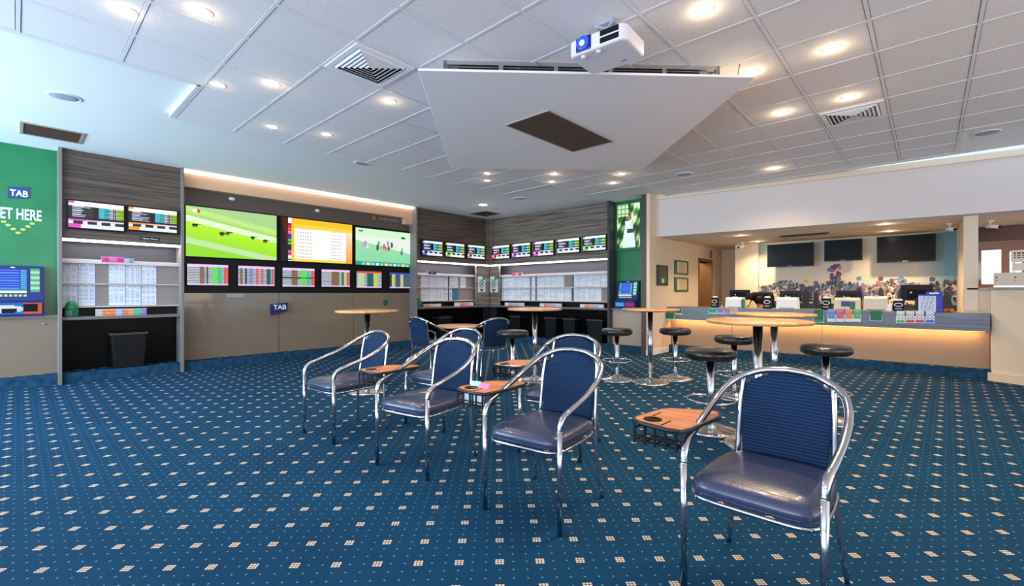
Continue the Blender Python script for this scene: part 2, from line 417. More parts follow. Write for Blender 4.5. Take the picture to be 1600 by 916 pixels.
# ------------------------------------------------------------------ lights in the ceiling
lp = [((-4.12, .52), 'near the left ceiling edge, nearest the corner of the tiles'), ((-3.74, .88), 'second from the left at the top of the photo'),
      ((-4.94, 1.29), 'just inside the stepped tile corner'), ((-4.54, 1.63), 'second along from the stepped tile corner'),
      ((-5.72, 2.05), 'in the left tile row beside the plaster border'), ((-5.5, 2.6), 'second along the left tile row beside the plaster border'),
      ((-4.07, 2.59), 'bright, beyond the square diffuser'), ((-1.15, 3.23), 'right of the projector'),
      ((-.58, 4.43), 'right of the photo centre, above the louvred vent'), ((-1.17, 4.42), 'at the right tip of the hanging panel'),
      ((-1.18, 5.64), 'between the hanging panel and the louvred vent'), ((-.6, 5.65), 'touching the louvred vent'),
      ((-1.81, 8.07), 'close to the bar soffit'), ((-5.35, 5.23), 'behind the hanging panel, front left of six'),
      ((-4.56, 6.0), 'behind the hanging panel, front middle of six'), ((-3.75, 6.75), 'behind the hanging panel, front right of six'),
      ((-5.69, 5.56), 'behind the hanging panel, back left of six'), ((-4.91, 6.39), 'behind the hanging panel, back middle of six'),
      ((-4.16, 7.2), 'behind the hanging panel, back right of six')]
def downlight(x, y, z, where, power, r=.045, col=(1, .74, .44), spread=2.5):
    t = thing('downlight', 'small round recessed ceiling downlight '+where, 'downlight', (x, y, z), 0, 'recessed ceiling downlights')
    MB().lathe([(r, .004), (r+.001, -.003), (r+.018, -.006), (r+.022, .0), (r+.022, .004)], seg=24).build('trim_ring', M_white, t)
    MB().lathe([(0, -.008), (r*.7, -.006), (r, -.001), (r, .003)], seg=20).build('lamp', M_lamp, t)
    l = bpy.data.lights.new('spot', 'SPOT'); l.energy = power; l.color = col; l.spot_size = spread; l.spot_blend = .9; l.shadow_soft_size = .05
    o = bpy.data.objects.new('spot', l); C.objects.link(o); o.parent = t; o.location = (0, 0, -.03)
    # a glow thrown sideways on the tiles by the lamp's own face
    l2 = bpy.data.lights.new('halo', 'POINT'); l2.energy = power*.012; l2.color = col; l2.shadow_soft_size = .02
    o2 = bpy.data.objects.new('halo', l2); C.objects.link(o2); o2.parent = t; o2.location = (0, 0, -.06)
for (x, y), wh in lp:
    wpow = 110 if x > -2 else (55 if x > -4.6 else 22)
    downlight(x, y, CH, wh, wpow)
downlight(-7.48, 7.18, PH, 'wide, in the plaster by the back corner', 40, .09, (1, .85, .65))
for px, py, wh in ((1157, 368, 'over the counter, leftmost over the bar'), (1184, 378, 'over the bar beside the pale column'), (1383, 349, 'over the bar, front one of the right pair'), (1390, 362, 'over the bar, rear one of the right pair')):
    D = FOC*(2.42-CAM_Z)/(458-py); x, y = wxy(D, (px-800)/FOC*D)
    y = max(y, 9.85)
    downlight(x, min(y, 11.4), 2.425, wh, 120, .04, (1, .74, .46))
for x, y, z, wh in ((-6.5, .336, PH, 'in the plaster above the green panel'), (-6.44, 3.62, PH, 'in the plaster left of the tile edge'), (.53, 8.2, PH, 'in the plaster at the far right'), (-2.98, 7.46, CH, 'in a tile right of the hanging panel'), (-6.39, 7.21, PH, 'in the plaster near the back corner')):
    t = thing('ceiling_speaker', 'round flat white ceiling speaker '+wh, 'speaker', (x, y, z), 0, 'round ceiling speakers')
    MB().lathe([(.1, 0), (.12, -.012), (.13, -.008), (.135, 0)], seg=32).build('bezel', M_white, t)
    MB().lathe([(0, -.013), (.07, -.012), (.11, -.006), (.115, 0)], seg=32).build('grille', M_paperg, t)

downlight(1.5, 10.4, 2.425, 'added out of view to brighten the side room', 120, .04, (1, .74, .5))  # unseen lamp added to lift the brown glass wall
# ------------------------------------------------------------------ vents
def diffuser(x0, y0, label):
    x1, y1 = x0+P, y0+P; cx, cy = (x0+x1)/2, (y0+y1)/2
    t = thing('ceiling_diffuser', label, 'air vent', (cx, cy, CH), 0, 'square ceiling diffusers')
    h = P/2-.02
    fr = MB()
    for a, b in ((h, h-.045),):
        fr.box(-a, a, -a, -b, -.012, .0).box(-a, a, b, a, -.012, .0).box(-a, -b, -b, b, -.012, .0).box(b, a, -b, b, -.012, .0)
    fr.build('frame', M_white, t)
    MB().box(-h+.03, h-.03, -h+.03, h-.03, -.004, .0).build('backing', M_duct, t)
    for k in range(6):
        o = h-.05-k*.036
        for q in range(4):
            i = o-.008; l = MB()
            v = [(-o, -o, -.004), (o, -o, -.004), (o-.024, -o+.024, -.020), (-o+.024, -o+.024, -.020), (-o, -o, -.001), (o, -o, -.001), (o-.024, -o+.024, -.017), (-o+.024, -o+.024, -.017)]
            l.add(v, [(0, 1, 2, 3), (7, 6, 5, 4), (0, 4, 5, 1), (2, 6, 7, 3), (1, 5, 6, 2), (0, 3, 7, 4)])
            b = l.xf(Matrix.Rotation(q*PI/2, 4, 'Z')).build('louvre', M_white, t)
diffuser(gx(5)-.42+.0, gy(3)-.005, 'square four-way louvred ceiling diffuser in the tiles left of the projector')
bpy.data.objects['ceiling_diffuser'].location.x = gx(4)+P/2+.0
diffuser(gx(9), gy(10)+.0, 'louvred ceiling diffuser in the tiles on the right, next to a downlight')
def grille(name, pts, z, label):
    t = tag(MB().prism(pts, z-.012, z+.0).build(name, M_brown, bevel=0), label, 'air vent'); return t
for nm, x0, x1, y0, y1, lb in (('return_grille', -8.38, -7.80, .03, .59, 'long brown return air grille in the plaster above the green panel'), ('return_grille', -8.56, -7.95, 7.7, 8.3, 'brown square return air grille in the plaster at the back corner')):
    t = thing(nm, lb, 'air vent', ((x0+x1)/2, (y0+y1)/2, PH))
    a, b = (x1-x0)/2, (y1-y0)/2
    MB().box(-a, a, -b, -b+.03, -.012, 0).box(-a, a, b-.03, b, -.012, 0).box(-a, -a+.03, -b+.03, b-.03, -.012, 0).box(a-.03, a, -b+.03, b-.03, -.012, 0).build('frame', M_beige, t)
    l = MB().box(-a+.03, a-.03, -b+.03, b-.03, -.003, 0)
    for k in range(14): x = -a+.04+(2*a-.08)*k/13; l.box(x, x+.008, -b+.03, b-.03, -.010, -.003)
    l.build('louvres', M_brown, t)
t = thing('soffit_grille', 'narrow dark slotted grille in the low ceiling over the bar', 'air vent', (-1.85, 10.6, 2.43))
MB().box(-.42, .42, -.1, .1, -.012, 0).build('frame', M_dgrey, t)
l = MB()
for k in range(5): l.box(-.38, .38, -.075+k*.033, -.06+k*.033, -.02, -.012)
l.build('louvres', M_black, t)

# ------------------------------------------------------------------ hanging ceiling panel with duct frame
pc = Vector((-3.02, 4.118, 0)); pr = math.radians(45)
t = thing('ceiling_panel', 'large flat white square panel hanging diagonally under the tiled ceiling', 'ceiling panel', (pc.x, pc.y, CH), pr)
hx, hy = 1.365, 1.42
MB().box(-hx, hx, -hy, hy, -.205, -.185).build('board', M_white, t, bevel=.004)
fx, fy = 1.19, 1.19
for s_, (a0, a1, b0, b1) in enumerate(((-fx, fx, -fy, -fy+.03), (-fx, fx, fy-.03, fy), (-fx, -fx+.03, -fy, fy), (fx-.03, fx, -fy, fy))):
    f = MB().box(a0, a1, b0, b1, -.035, 0).box(a0, a1, b0, b1, -.185, -.165)
    for k in range(6):
        if s_ < 2: x = a0+(a1-a0)*k/5*.985; f.box(x, x+.035, b0, b1, -.165, -.035)
        else: y = b0+(b1-b0)*k/5*.985; f.box(a0, a1, y, y+.035, -.165, -.035)
    f.build('duct_frame', M_steel, t)
MB().box(-fx+.12, fx-.12, -fy+.12, fy-.12, -.184, 0).build('duct_core', M_duct, t)
hb = MB().box(-.275, .275, -.6, .6, -.212, -.204)
Ml = Matrix.Translation((pc.x, pc.y, 0)); 
hatch = hb.build('access_hatch', M_brown, t)
MH = Matrix.Rotation(-pr, 4, 'Z') @ Matrix.Translation((-2.98-pc.x, 4.07-pc.y, 0)); hatch.matrix_local = MH
hf = MB().box(-.29, .29, -.615, -.6, -.214, -.204).box(-.29, .29, .6, .615, -.214, -.204).box(-.29, -.275, -.6, .6, -.214, -.204).box(.275, .29, -.6, .6, -.214, -.204).build('hatch_trim', M_beige, t)
hf.matrix_local = MH

# projector
pcx, pcy, pz = -1.74, 2.925, 2.985
t = thing('projector', 'white video projector with glowing blue lens hanging from the ceiling', 'projector', (pcx, pcy, pz), math.radians(4))
b = MB().prism([(-.22, -.15), (-.19, -.175), (.19, -.175), (.225, -.14), (.225, .15), (.17, .185), (-.17, .185), (-.22, .15)], 0, .118)
b.build('body', M_pearl, t, bevel=.022, seg=3)
l = MB().box(-.155, -.035, -.185, -.17, .012, .112); l.build('lens_bezel', M_navy, t, bevel=.01)
MB().lathe([(0, 0), (.046, 0), (.05, .012), (.044, .016)], seg=24).xf(Matrix.Translation((-.095, -.184, .062)) @ Matrix.Rotation(PI/2, 4, 'X')).build('lens', M_lens, t)
MB().ball((-.095, -.2, .06), (.02, .008, .02)).build('lens_glow', M_lensw, t)
for z in (.018, .068):
    v = MB().box(.035, .175, -.178, -.172, z, z+.038)
    v.build('vent', M_black, t)
MB().box(-.2, -.18, -.16, -.15, .02, .04).build('sensor', M_black, t)
for x in (-.12, .0): MB().lathe([(.016, 0), (.018, -.012), (.008, -.016), (0, -.016)], (x, -.13, 0), 14).build('foot', M_pearl, t)
MB().box(.06, .11, .09, .11, -.002, 0).build('rating_label', M_paperg, t)
MB().lathe([(.05, .118), (.05, .13), (.022, .135), (.022, .235)], (0, .02, 0), 18).build('mount_post', M_pearl, t)
m_ = MB()
for k in range(4):
    a = PI/4+k*PI/2; m_.tube([(0, .02, .225), (.11*math.cos(a), .02+.11*math.sin(a), .236)], .014, 8)
m_.box(-.07, .07, -.05, .09, .23, .245); m_.build('ceiling_bracket', M_paperg, t)
cb = MB().tube(spline([(-1.2, 4.2, 3.23), (-1.22, 4.22, 3.15), (-1.2, 4.2, 3.08), (-1.3, 4.15, 3.04)]), .004, 6).build('hanging_cable', M_dgrey)
tag(cb, 'thin dark cable dangling at the right tip of the hanging panel', 'cable')

# ------------------------------------------------------------------ screens
def rng_board(seed, top=(1, .97, 1), accent=(.9, .3, .9), dark=True):
    R = random.Random(seed); noise = [[R.random() for _ in range(64)] for _ in range(40)]
    def f(u, v):
        n = noise[int(v*22)][int(u*34+int(v*22)*.37)]
        row = int((v-.17)/.43*9) if v > .17 else 0; gap = ((v-.17)/.43*9) % 1 > .62; ln = noise[row][3]
        if v < .17: return top if u > .1 or v > .1 else accent
        if v < .6:
            if u < .06: return (.1, .1, .12)
            if u < .44: return (.72, .75, .86) if (not gap and u < .22+.2*ln) else (.16, .16, .2)
            if u < .54: return (.05, .05, .06)
            if u < .74: return (.2, .72, .78) if (u < .64 or not gap) else (.1, .35, .4)
            if u < .86: return (.8, .82, .85) if not gap and (u*25) % 1 > .3 else (.1, .1, .1)
            return (.62, .8, .12) if not gap else (.2, .4, .05)
        if v < .67: return (.05, .05, .06)
        if v < .75: return accent if u < .3+.3*ln else (.85, .85, .9)
        if v < .84: return (.9, .9, .95) if (int(u*12) % 3 == 0) else (.1, .08, .15)
        if u < .22: return accent
        return (.88, .92, .97)
    return f
def tote(seed, cols, hd=(.9, .75, .95), split=False):
    R = random.Random(seed)
    def f(u, v):
        if v < .13: return hd
        if v > .93: return (.8, .7, .85)
        if split and abs(v-.52) < .02: return (.2, .2, .25)
        row = int(v*26) % 2
        for (a, b, c) in cols:
            if a <= u < b: return c if row or c[1] > .6 else tuple(q*.75 for q in c)
        return (.82, .85, .9) if row else (.25, .27, .33)
    return f
def race1(u, v):
    w = v-.32*u
    def mx(a, b, t): t = max(0, min(1, t)); return tuple(a[i]*(1-t)+b[i]*t for i in range(3))
    base = mx((.62, .85, .35), (.75, .9, .55), .5+.5*math.sin(w*26))
    if .18 < w < .30: base = (.88, .96, .80)
    elif .30 <= w < .62: base = mx((.70, .93, .15), (.6, .88, .1), (w-.3)*3)
    elif .62 <= w < .74: base = (.74, .88, .62)
    elif w >= .74: base = (.55, .85, .12)
    elif w < 0: base = (.66, .82, .55)
    for cx, cy, s in ((.09, .37, 1), (.37, .5, 1.1), (.43, .48, .8), (.71, .53, .9), (.86, .58, 1)):
        dx, dy = (u-cx)/.03/s, (v-cy)/.028/s
        if dx*dx+dy*dy < 1: return (.12, .12, .10)
        if abs(u-cx-.03) < .025 and abs(v-cy+.015) < .01: return (.3, .35, .25)
        if abs(u-cx) < .02 and 0 < v-cy < .055 and int(u*140) % 2: return (.2, .22, .1)
    if .07 < u < .14 and .05 < v < .12: return (.95, .92, .9) if u < .11 else (.85, .25, .15)
    return base
def race2(u, v):
    if u < .13:
        if u < .09: return (.32, .08, .03) if u > v*.12 else (.06, .03, .02)
        if v < .12: return (.95, .95, .95)
        return [(.85, .1, .1), (.95, .5, .45), (.2, .25, .7), (.3, .8, .2), (.1, .1, .1), (.85, .35, .75), (.9, .9, .9)][min(6, int((v-.12)/.88*7))] if (v*22) % 3 > .5 else (.2, .1, .05)
    if u < .17: return (.98, .75, .15)
    if v < .14: return (.98, .76-.1*v, .12)
    if v < .22: return (.99, .83, .25)
    if u > .9: return (.99, .94-.35*v, .85-.6*v)
    if v > .94: return (.99, .85, .3)
    if (v*12) % 1 > .55 and ((.2 < u < .40) or (.68 < u < .84)) and int(u*90) % 3: return (.80, .78, .72)
    return (.99, .98, .96)
def race3(u, v):
    b = (.62-.1*v, .88-.05*v, .66-.02*v)
    if v < .55-.15*u+.25*(u-.5)+.1 and v < .45+.3*(u-.4): b = (.88, .93, .88)
    if v < .2: b = (.80, .94, .80)
    if v > .9:
        if v > .93 and .1 < u < .93 and (u*13) % 1 > .3: return [(.85, .95, .9), (.5, .85, .8), (.9, .9, .5), (.6, .8, .9)][int(u*13) % 4]
        return (.15, .62, .45)
    for cx, cy, s, c in ((.12, .47, .9, (.72, .62, .68)), (.16, .42, .9, (.62, .55, .66)), (.19, .48, .8, (.8, .8, .86)), (.36, .50, .9, (.12, .32, .28)), (.38, .38, .7, (.3, .5, .5)), (.43, .50, .8, (.78, .55, .52)), (.475, .46, .9, (.62, .42, .42)), (.51, .52, .8, (.7, .5, .46)), (.54, .36, .8, (.62, .45, .62)), (.555, .50, .8, (.4, .28, .3)), (.61, .40, .9, (.2, .3, .38)), (.69, .44, .6, (.78, .74, .82)), (.79, .60, .7, (.25, .33, .36)), (.805, .50, .6, (.5, .55, .66))):
        dx, dy = (u-cx)/.024/s, (v-cy)/.095/s
        if dx*dx+dy*dy < 1: return c if (int(u*70)+int(v*40)) % 3 else tuple(q*1.25 for q in c)
    if .05 < u < .12 and .05 < v < .1: return (.3, .5, .1)
    if .78 < u < .86 and .14 < v < .19: return (.05, .3, .25)
    return b
def television(label, ax, P, q, fn, nx=48, ny=28, group=None, bez=.02, depth=.05, cat='television', off=.02, name='television'):
    a0, a1, z0, z1 = rect(ax, P, *q)
    t = thing(name, label, cat, (0, 0, 0), 0, group)
    loc = Vector((P, (a0+a1)/2, z0-bez)) if ax == 'X' else Vector(((a0+a1)/2, P, z0-bez))
    t.location = loc
    m = MB(); wbox(m, ax, P-off if ax == 'X' else P+off, depth+off, a0-bez, a1+bez, z0-bez, z1+bez)
    cs = m.build('casing', M_black, t, bevel=.006); cs.matrix_parent_inverse = Matrix.Translation(-loc)
    F = P+depth+.002 if ax == 'X' else P-depth-.002
    sc = wpanel('screen', ax, F, a0, a1, z0, z1, nx, ny, fn, M_scr, t); sc.matrix_parent_inverse = Matrix.Translation(-loc)
    return t

# ------------------------------------------------------------------ left wall units
def z1(x, y): return x/2.2333, 200+y/2.2333
def z2(x, y): return 270+x/2.545, 240+y/2.545
def z3(x, y): return 640+x/3.158, 290+y/3.158
def Q(z, xl, tl, bl, xr, tr, br):
    a = z(xl, tl); b = z(xl, bl); c = z(xr, tr); d = z(xr, br); return a[0], a[1], b[1], c[0], c[1], d[1]
TX = -8.85                        # face of the veneer and the fins
# fins
for y, nm in ((.41, 'between the green panel and the form guide bay'), (1.80, 'left of the large screen wall'), (6.30, 'right of the large screen wall')):
    tag(MB().box(XL-.1, -8.78, y-.02, y+.02, .0, PH).build('upright_fin', M_fin, bevel=.004), 'tall slim grey upright panel '+nm, 'upright panel', 'grey upright fins on the left wall')

def bay(ax, P, a0, a1, label, ven, dv, mid_posts=()):
    """display unit: veneered bulkhead, lit recess, sloped display shelves, writing counter, dark kick space"""
    s = 1 if ax == 'X' else -1
    loc = Vector((P, (a0+a1)/2, .15)) if ax == 'X' else Vector(((a0+a1)/2, P, .15))
    t = thing('display_unit', label, 'wall unit', loc); inv = Matrix.Translation(-loc)
    def part(nm, m, specs, bevel=0):
        mb = MB()
        for (p, d, x0, x1, za, zb) in specs: wbox(mb, ax, P+s*p, d, x0, x1, za, zb)
        o = mb.build(nm, m, t, bevel=bevel); o.matrix_parent_inverse = inv; return o
    part('bulkhead', ven, [(-.25, .25, a0, a1, 2.03, PH)], .003)
    part('light_strip', M_led, [(-.06, .055, a0, a1, 1.995, 2.03)])
    part('recess_back', M_dark, [(-.3, .02, a0, a1, 1.72, 2.03)])
    part('display_back', M_disp, [(-.3, .14, a0, a1, 1.06, 1.70)])
    part('top_rail', M_shelf, [(-.3, .22, a0, a1, 1.69, 1.75)], .003)
    part('shelf', M_shelf, [(-.16, .05, a0, a1, 1.385, 1.405)], .002)
    part('shelf', M_shelf, [(-.16, .07, a0, a1, 1.055, 1.075)], .002)
    part('slot', M_black, [(-.3, .06, a0, a1, .93, 1.055)])
    part('writing_counter', M_ctop, [(-.3, .31, a0, a1, .885, .93)], .004)
    part('kick_panel', M_bgloss, [(-.3, .04, a0, a1, .15, .885)])
    for k in mid_posts: part('divider', M_dgrey, [(-.16, .03, k-.01, k+.01, 1.07, 1.69)])
    # the strip's own light
    l = bpy.data.lights.new('strip_light', 'AREA'); l.shape = 'RECTANGLE'; l.size = abs(a1-a0)*.95; l.size_y = .04; l.energy = 5.5*abs(a1-a0); l.color = (1, .93, .95)
    o = bpy.data.objects.new('strip_light', l); C.objects.link(o)
    if ax == 'X': o.location = (P-.04, (a0+a1)/2, 1.985); o.rotation_euler = Vector((-.25, 0, -1)).to_track_quat('-Z', 'X').to_euler(); o.rotation_euler = (0, math.radians(15), PI/2) ; o.rotation_euler = (0, 0, PI/2)
    else: o.location = ((a0+a1)/2, P+.04, 1.985); o.rotation_euler = (0, 0, 0)
    return t
bay('X', TX, .43, 1.78, 'form guide wall unit between the green panel and the large screens', M_ven, 0)
bay('X', TX, 6.32, 8.745, 'form guide wall unit right of the large screens, left of the corner', M_ven, 0, (7.42,))
bay('Y', 8.75, -8.845, -5.17, 'long form guide wall unit on the back wall with five screens', M_venb, 0, (-7.33, -6.2))
# corner post
tag(MB().prism([(-8.848, 8.60), (-8.80, 8.60), (-8.80, 8.70), (-8.70, 8.70), (-8.70, 8.748), (-8.848, 8.748)], 2.03, PH).build('corner_post', M_venb), 'veneered corner post above the meeting of the left and back wall units', 'post')

# sheets of form guides
def sheets(ax, P, a0, a1, n, z0, z1, label, group):
    w = (a1-a0)/n; s = 1 if ax == 'X' else -1
    R = random.Random(int(a0*100+z0*10))
    for k in range(n):
        seed = R.random()*50
        lines = [R.random() for _ in range(40)]
        def fn(u, v, L=lines):
            if u < .04 or u > .96 or v < .03 or v > .97: return (.93, .94, .97)
            c = int(u*3)
            if v < .1: return (.62, .62, .70) if L[int(u*30)] > .5 else (.88, .88, .92)
            return (.80, .81, .85) if (L[int(v*38)]+.25*L[c] > .55 and (u*3) % 1 < .8) else (.91, .92, .95)
        x0, x1 = a0+k*w+.004, a0+(k+1)*w-.004
        o = wpanel('form_sheet', ax, P, x0, x1, z0, z1, 12, 22, fn, M_print)
        so = o.modifiers.new('thickness', 'SOLIDIFY'); so.thickness = .003; so.offset = 0
        tag(o, label, 'paper sheet', group)
def pxr(ax, P, p0, p1):
    f = onX if ax == 'X' else onY
    return f(P, p0, 458)[0], f(P, p1, 458)[0]
def z9(x): return 90+x/7.045
SP = TX-.152+.0
SPx = TX-.155
a = pxr('X', SPx, z9(22), z9(415)); b = pxr('X', SPx, z9(560), z9(1090))
sheets('X', SPx, a[0], a[1], 2, 1.41, 1.685, 'white form sheet, upper row, left pair in the bay beside the green panel', 'form sheets left bay')
sheets('X', SPx, a[0], a[1], 2, 1.08, 1.38, 'white form sheet, lower row, left pair in the bay beside the green panel', 'form sheets left bay')
sheets('X', SPx, b[0], b[1], 3, 1.41, 1.685, 'white form sheet, upper right three in the bay beside the green panel', 'form sheets left bay')
sheets('X', SPx, b[0], b[1], 3, 1.08, 1.38, 'white form sheet, lower right three in the bay beside the green panel', 'form sheets left bay')
def zc(x): return 650+x/10.667
a = pxr('X', SPx, zc(75), zc(700)); b = pxr('X', SPx, zc(735), zc(830)); c = pxr('X', SPx, zc(75), zc(600))
sheets('X', SPx, a[0], a[1], 5, 1.41, 1.685, 'white printed form sheet, upper row, unit left of the corner post', 'form sheets corner unit')
sheets('X', SPx, b[0], b[1], 1, 1.41, 1.685, 'single white form sheet set apart in the upper row left of the corner', 'form sheets corner unit')
sheets('X', SPx, c[0], c[1], 4, 1.08, 1.38, 'white printed form sheet, lower row, unit left of the corner post', 'form sheets corner unit')
bx = pxr('X', SPx, zc(610), zc(710))
tag(MB().box(SPx-.002, SPx+.004, bx[0], bx[1], 1.08, 1.38).build('notice_sheet', mat('teal_paper', rgb(70, 120, 150), .6)), 'plain blue sheet at the end of the lower row left of the corner', 'paper sheet')
SPy = 8.905
def zd(x): return 780+x/8.889
for p0, p1, n, zz, wh in ((20, 425, 4, (1.41, 1.685), 'upper row, left section'), (20, 425, 4, (1.08, 1.38), 'lower row, left section'), (450, 905, 5, (1.41, 1.685), 'upper row, middle section'),
                      (450, 1000, 6, (1.08, 1.38), 'lower row, middle section'), (1015, 1510, 5, (1.41, 1.685), 'upper row, right section'), (1020, 1420, 5, (1.08, 1.38), 'lower row, right section')):
    a = pxr('Y', SPy, zd(p0), zd(p1)); sheets('Y', SPy, a[0], min(a[1], -5.18), n, *zz, 'form sheet, '+wh+' of back wall unit', 'form sheets back unit')

# televisions over the counters
def w1(x, y): return 90+x/8, 300+y/8
television('left of the two race screens in the bay beside the green panel', 'X', TX, Q(w1, 130, 110, 455, 820, 180, 480), rng_board(1, (1, .96, .98), (.85, .3, .75)), 60, 34, 'race screens in the left bay')
television('right of the two race screens in the bay beside the green panel', 'X', TX, Q(w1, 880, 195, 470, 1480, 245, 520), rng_board(2, (1, .99, .92), (.9, .6, .15)), 60, 34, 'race screens in the left bay')
t = thing('next_race_sign', 'small black Next Race sign under the right race screen', 'sign')
a0, a1, zz0, zz1 = rect('X', TX+.004, *Q(w1, 1035, 560, 600, 1275, 575, 610))
t.location = (TX, (a0+a1)/2, zz0)
inv = Matrix.Translation(-t.location)
o = wbox(MB(), 'X', TX, .004, a0, a1, zz0, zz1).build('plate', M_black, t); o.matrix_parent_inverse = inv
o = text('lettering', 'Next Race', 'X', TX+.004, a0+.02, a1-.02, zz0+.012, zz1-.012, M_white, t, bold=.015); o.matrix_parent_inverse = inv
for k, (q, c) in enumerate(((Q(z3, 57, 272, 345, 155, 280, 347), (.3, .35, .8)), (Q(z3, 172, 284, 352, 263, 290, 355), (.5, .8, .3)), (Q(z3, 280, 294, 360, 363, 300, 362), (.7, .6, .4)))):
    television(('leftmost', 'middle', 'rightmost')[k]+' of the three race screens left of the corner post', 'X', TX, q, rng_board(10+k, (.9, .92, .98), c), 44, 26, 'race screens left of the corner')
for k, (q, c) in enumerate(((Q(z3, 415, 300, 363, 498, 295, 358), (.9, .35, .35)), (Q(z3, 512, 291, 355, 601, 283, 350), (.75, .4, .85)), (Q(z3, 619, 280, 348, 715, 272, 342), (.8, .3, .8)), (Q(z3, 735, 269, 334, 842, 258, 329), (.75, .85, .9)), (Q(z3, 862, 255, 323, 973, 244, 318), (.45, .8, .35)))):
    television(('leftmost', 'second from left', 'middle', 'second from right', 'rightmost')[k]+' of the five race screens on the back wall', 'Y', 8.75, q, rng_board(20+k, (.92, .95, .95), c), 44, 26, 'race screens on the back wall')

# colourful strips standing on the counters / display rails
def stand(name, ax, P, a0, a1, z0, z1, cols, label, cat='leaflet box', depth=.05, group=None):
    def fn(u, v):
        c = cols[min(len(cols)-1, int(u*len(cols)))]
        if v < .3: return tuple(min(1, q*.55+.4) for q in c)
        if .45 < v < .6 and int(u*40) % 3: return tuple(q*.5+.45 for q in c)
        return c
    loc = Vector((P, (a0+a1)/2, z0)) if ax == 'X' else Vector(((a0+a1)/2, P, z0))
    t = thing(name, label, cat, loc, 0, group); inv = Matrix.Translation(-loc)
    m = MB(); wbox(m, ax, P, -depth, a0, a1, z0, z1); o = m.build('box', M_white, t); o.matrix_parent_inverse = inv
    F = P+.002 if ax == 'X' else P-.002
    o = wpanel('print', ax, F, a0, a1, z0, z1, max(8, int((a1-a0)*60)), 8, fn, M_print, t); o.matrix_parent_inverse = inv
    return t
def ax_rect(ax, P, x0, x1): return pxr(ax, P, x0, x1)
multi = [(.75, .72, .7), (.9, .5, .25), (.95, .45, .2), (.6, .7, .9), (.9, .45, .35), (.85, .6, .3), (.3, .7, .5), (.55, .4, .8)]
a = ax_rect('X', -8.9, z9(420), z9(980)); stand('leaflet_box', 'X', -8.9, a[0], a[1], .93, 1.03, multi, 'row of coloured leaflet cards on the counter beside the green panel')
a = ax_rect('X', -8.9, z9(480), z9(730)); stand('header_sign', 'X', -8.88, a[0], a[1], 1.72, 1.80, [(.88, .15, .5), (.92, .35, .65), (.88, .15, .5)], 'bright pink header sign on the display rail in the left bay', 'sign', .02)
a = ax_rect('X', -8.9, z9(735), z9(840)); stand('header_sign', 'X', -8.88, a[0], a[1], 1.72, 1.785, [(.7, .75, .78), (.5, .55, .6)], 'small grey header sign right of the pink one', 'sign', .02)
a = ax_rect('X', -8.9, zc(190), zc(330)); stand('header_sign', 'X', -8.88, a[0], a[1], 1.72, 1.80, [(.1, .1, .4), (.3, .3, .65), (.1, .1, .4)], 'navy header sign on the display rail left of the corner', 'sign', .02)
a = ax_rect('Y', 8.8, zd(185), zd(320)); stand('header_sign', 'Y', 8.78, a[0], a[1], 1.72, 1.80, [(.85, .25, .3), (.95, .7, .7), (.85, .25, .3)], 'red header sign on the back wall display rail', 'sign', .02)
a = ax_rect('X', -8.9, zc(130), zc(410)); stand('leaflet_box', 'X', -8.88, a[0], a[1], .93, 1.0, [(.85, .5, .3), (.9, .75, .6), (.9, .85, .85)], 'orange and cream leaflet tray left of the corner, beside the grey upright')
a = ax_rect('X', -8.9, zc(650), zc(950)); stand('leaflet_box', 'X', -8.88, a[0], a[1], .93, 1.02, [(.85, .85, .9), (.9, .45, .4), (.9, .6, .55), (.8, .8, .88)], 'red and white leaflet tray beside the green dispenser left of the corner')
for k, (p0, p1) in enumerate(((85, 340), (570, 860), (1130, 1450))):
    a = ax_rect('Y', 8.8, zd(p0), zd(p1)); stand('leaflet_box', 'Y', 8.78, a[0], a[1], .93, 1.01, [(.85, .85, .9), (.9, .5, .4), (.9, .6, .55), (.6, .7, .85), (.8, .8, .88)], ('left', 'middle', 'right')[k]+' of the three red and white leaflet trays on the back wall counter')
def dispenser(loc, label):
    t = thing('ticket_dispenser', label, 'dispenser', loc)
    b = MB().prism([(-.07, -.075), (.07, -.075), (.09, 0), (.07, .075), (-.07, .075), (-.09, 0)], 0, .1)
    b.build('base', M_green2, t, bevel=.015)
    MB().lathe([(.07, .09), (.075, .12), (.055, .19), (.03, .215), (0, .22)], seg=20).build('dome', M_green, t)
dispenser((-8.94, .53, .93), 'green plastic pen dispenser on the counter beside the green panel')
dispenser((-8.94, 6.46, .93), 'dark green dispenser on the counter beside the grey upright')
tag(MB().lathe([(.09, 0), (.11, .02), (.11, .13), (.095, .15), (.085, .15), (.085, .03)], (-8.96, 8.38, .93), 24).build('green_bowl', M_green, bevel=0), 'round bright green tub on the counter by the corner post', 'tub')
# two small posters on the corner
def poster(u, v):
    if v > .82: return (.9, .88, .92) if abs(u-.5) > (1-v)*2 else (.3, .4, .35)
    if v < .18: return (.85, .9, .88) if u < .6 else (.2, .5, .4)
    d = ((u-.5)/.4)**2+((v-.45)/.32)**2
    if d < 1: return (.7, .8, .78) if (u+v*2) % .4 < .22 else (.25, .35, .32)
    return (.8, .84, .83)
q = rect('X', -8.69, *Q(z3, 338, 450, 524, 376, 448, 526))
for nm, ax, P_, q_, lb in (('poster', 'X', TX+.008, Q(z3, 338, 450, 524, 374, 448, 526), 'small racing poster left of the corner'), ('poster', 'Y', 8.742, Q(z3, 397, 448, 526, 434, 450, 526), 'small racing poster right of the corner')):
    a0, a1, zz0, zz1 = rect(ax, P_, *q_)
    o = wpanel(nm, ax, P_, a0, a1, zz0, zz1, 14, 26, poster, M_print)
    so = o.modifiers.new('thickness', 'SOLIDIFY'); so.thickness = .004; tag(o, lb, 'poster')
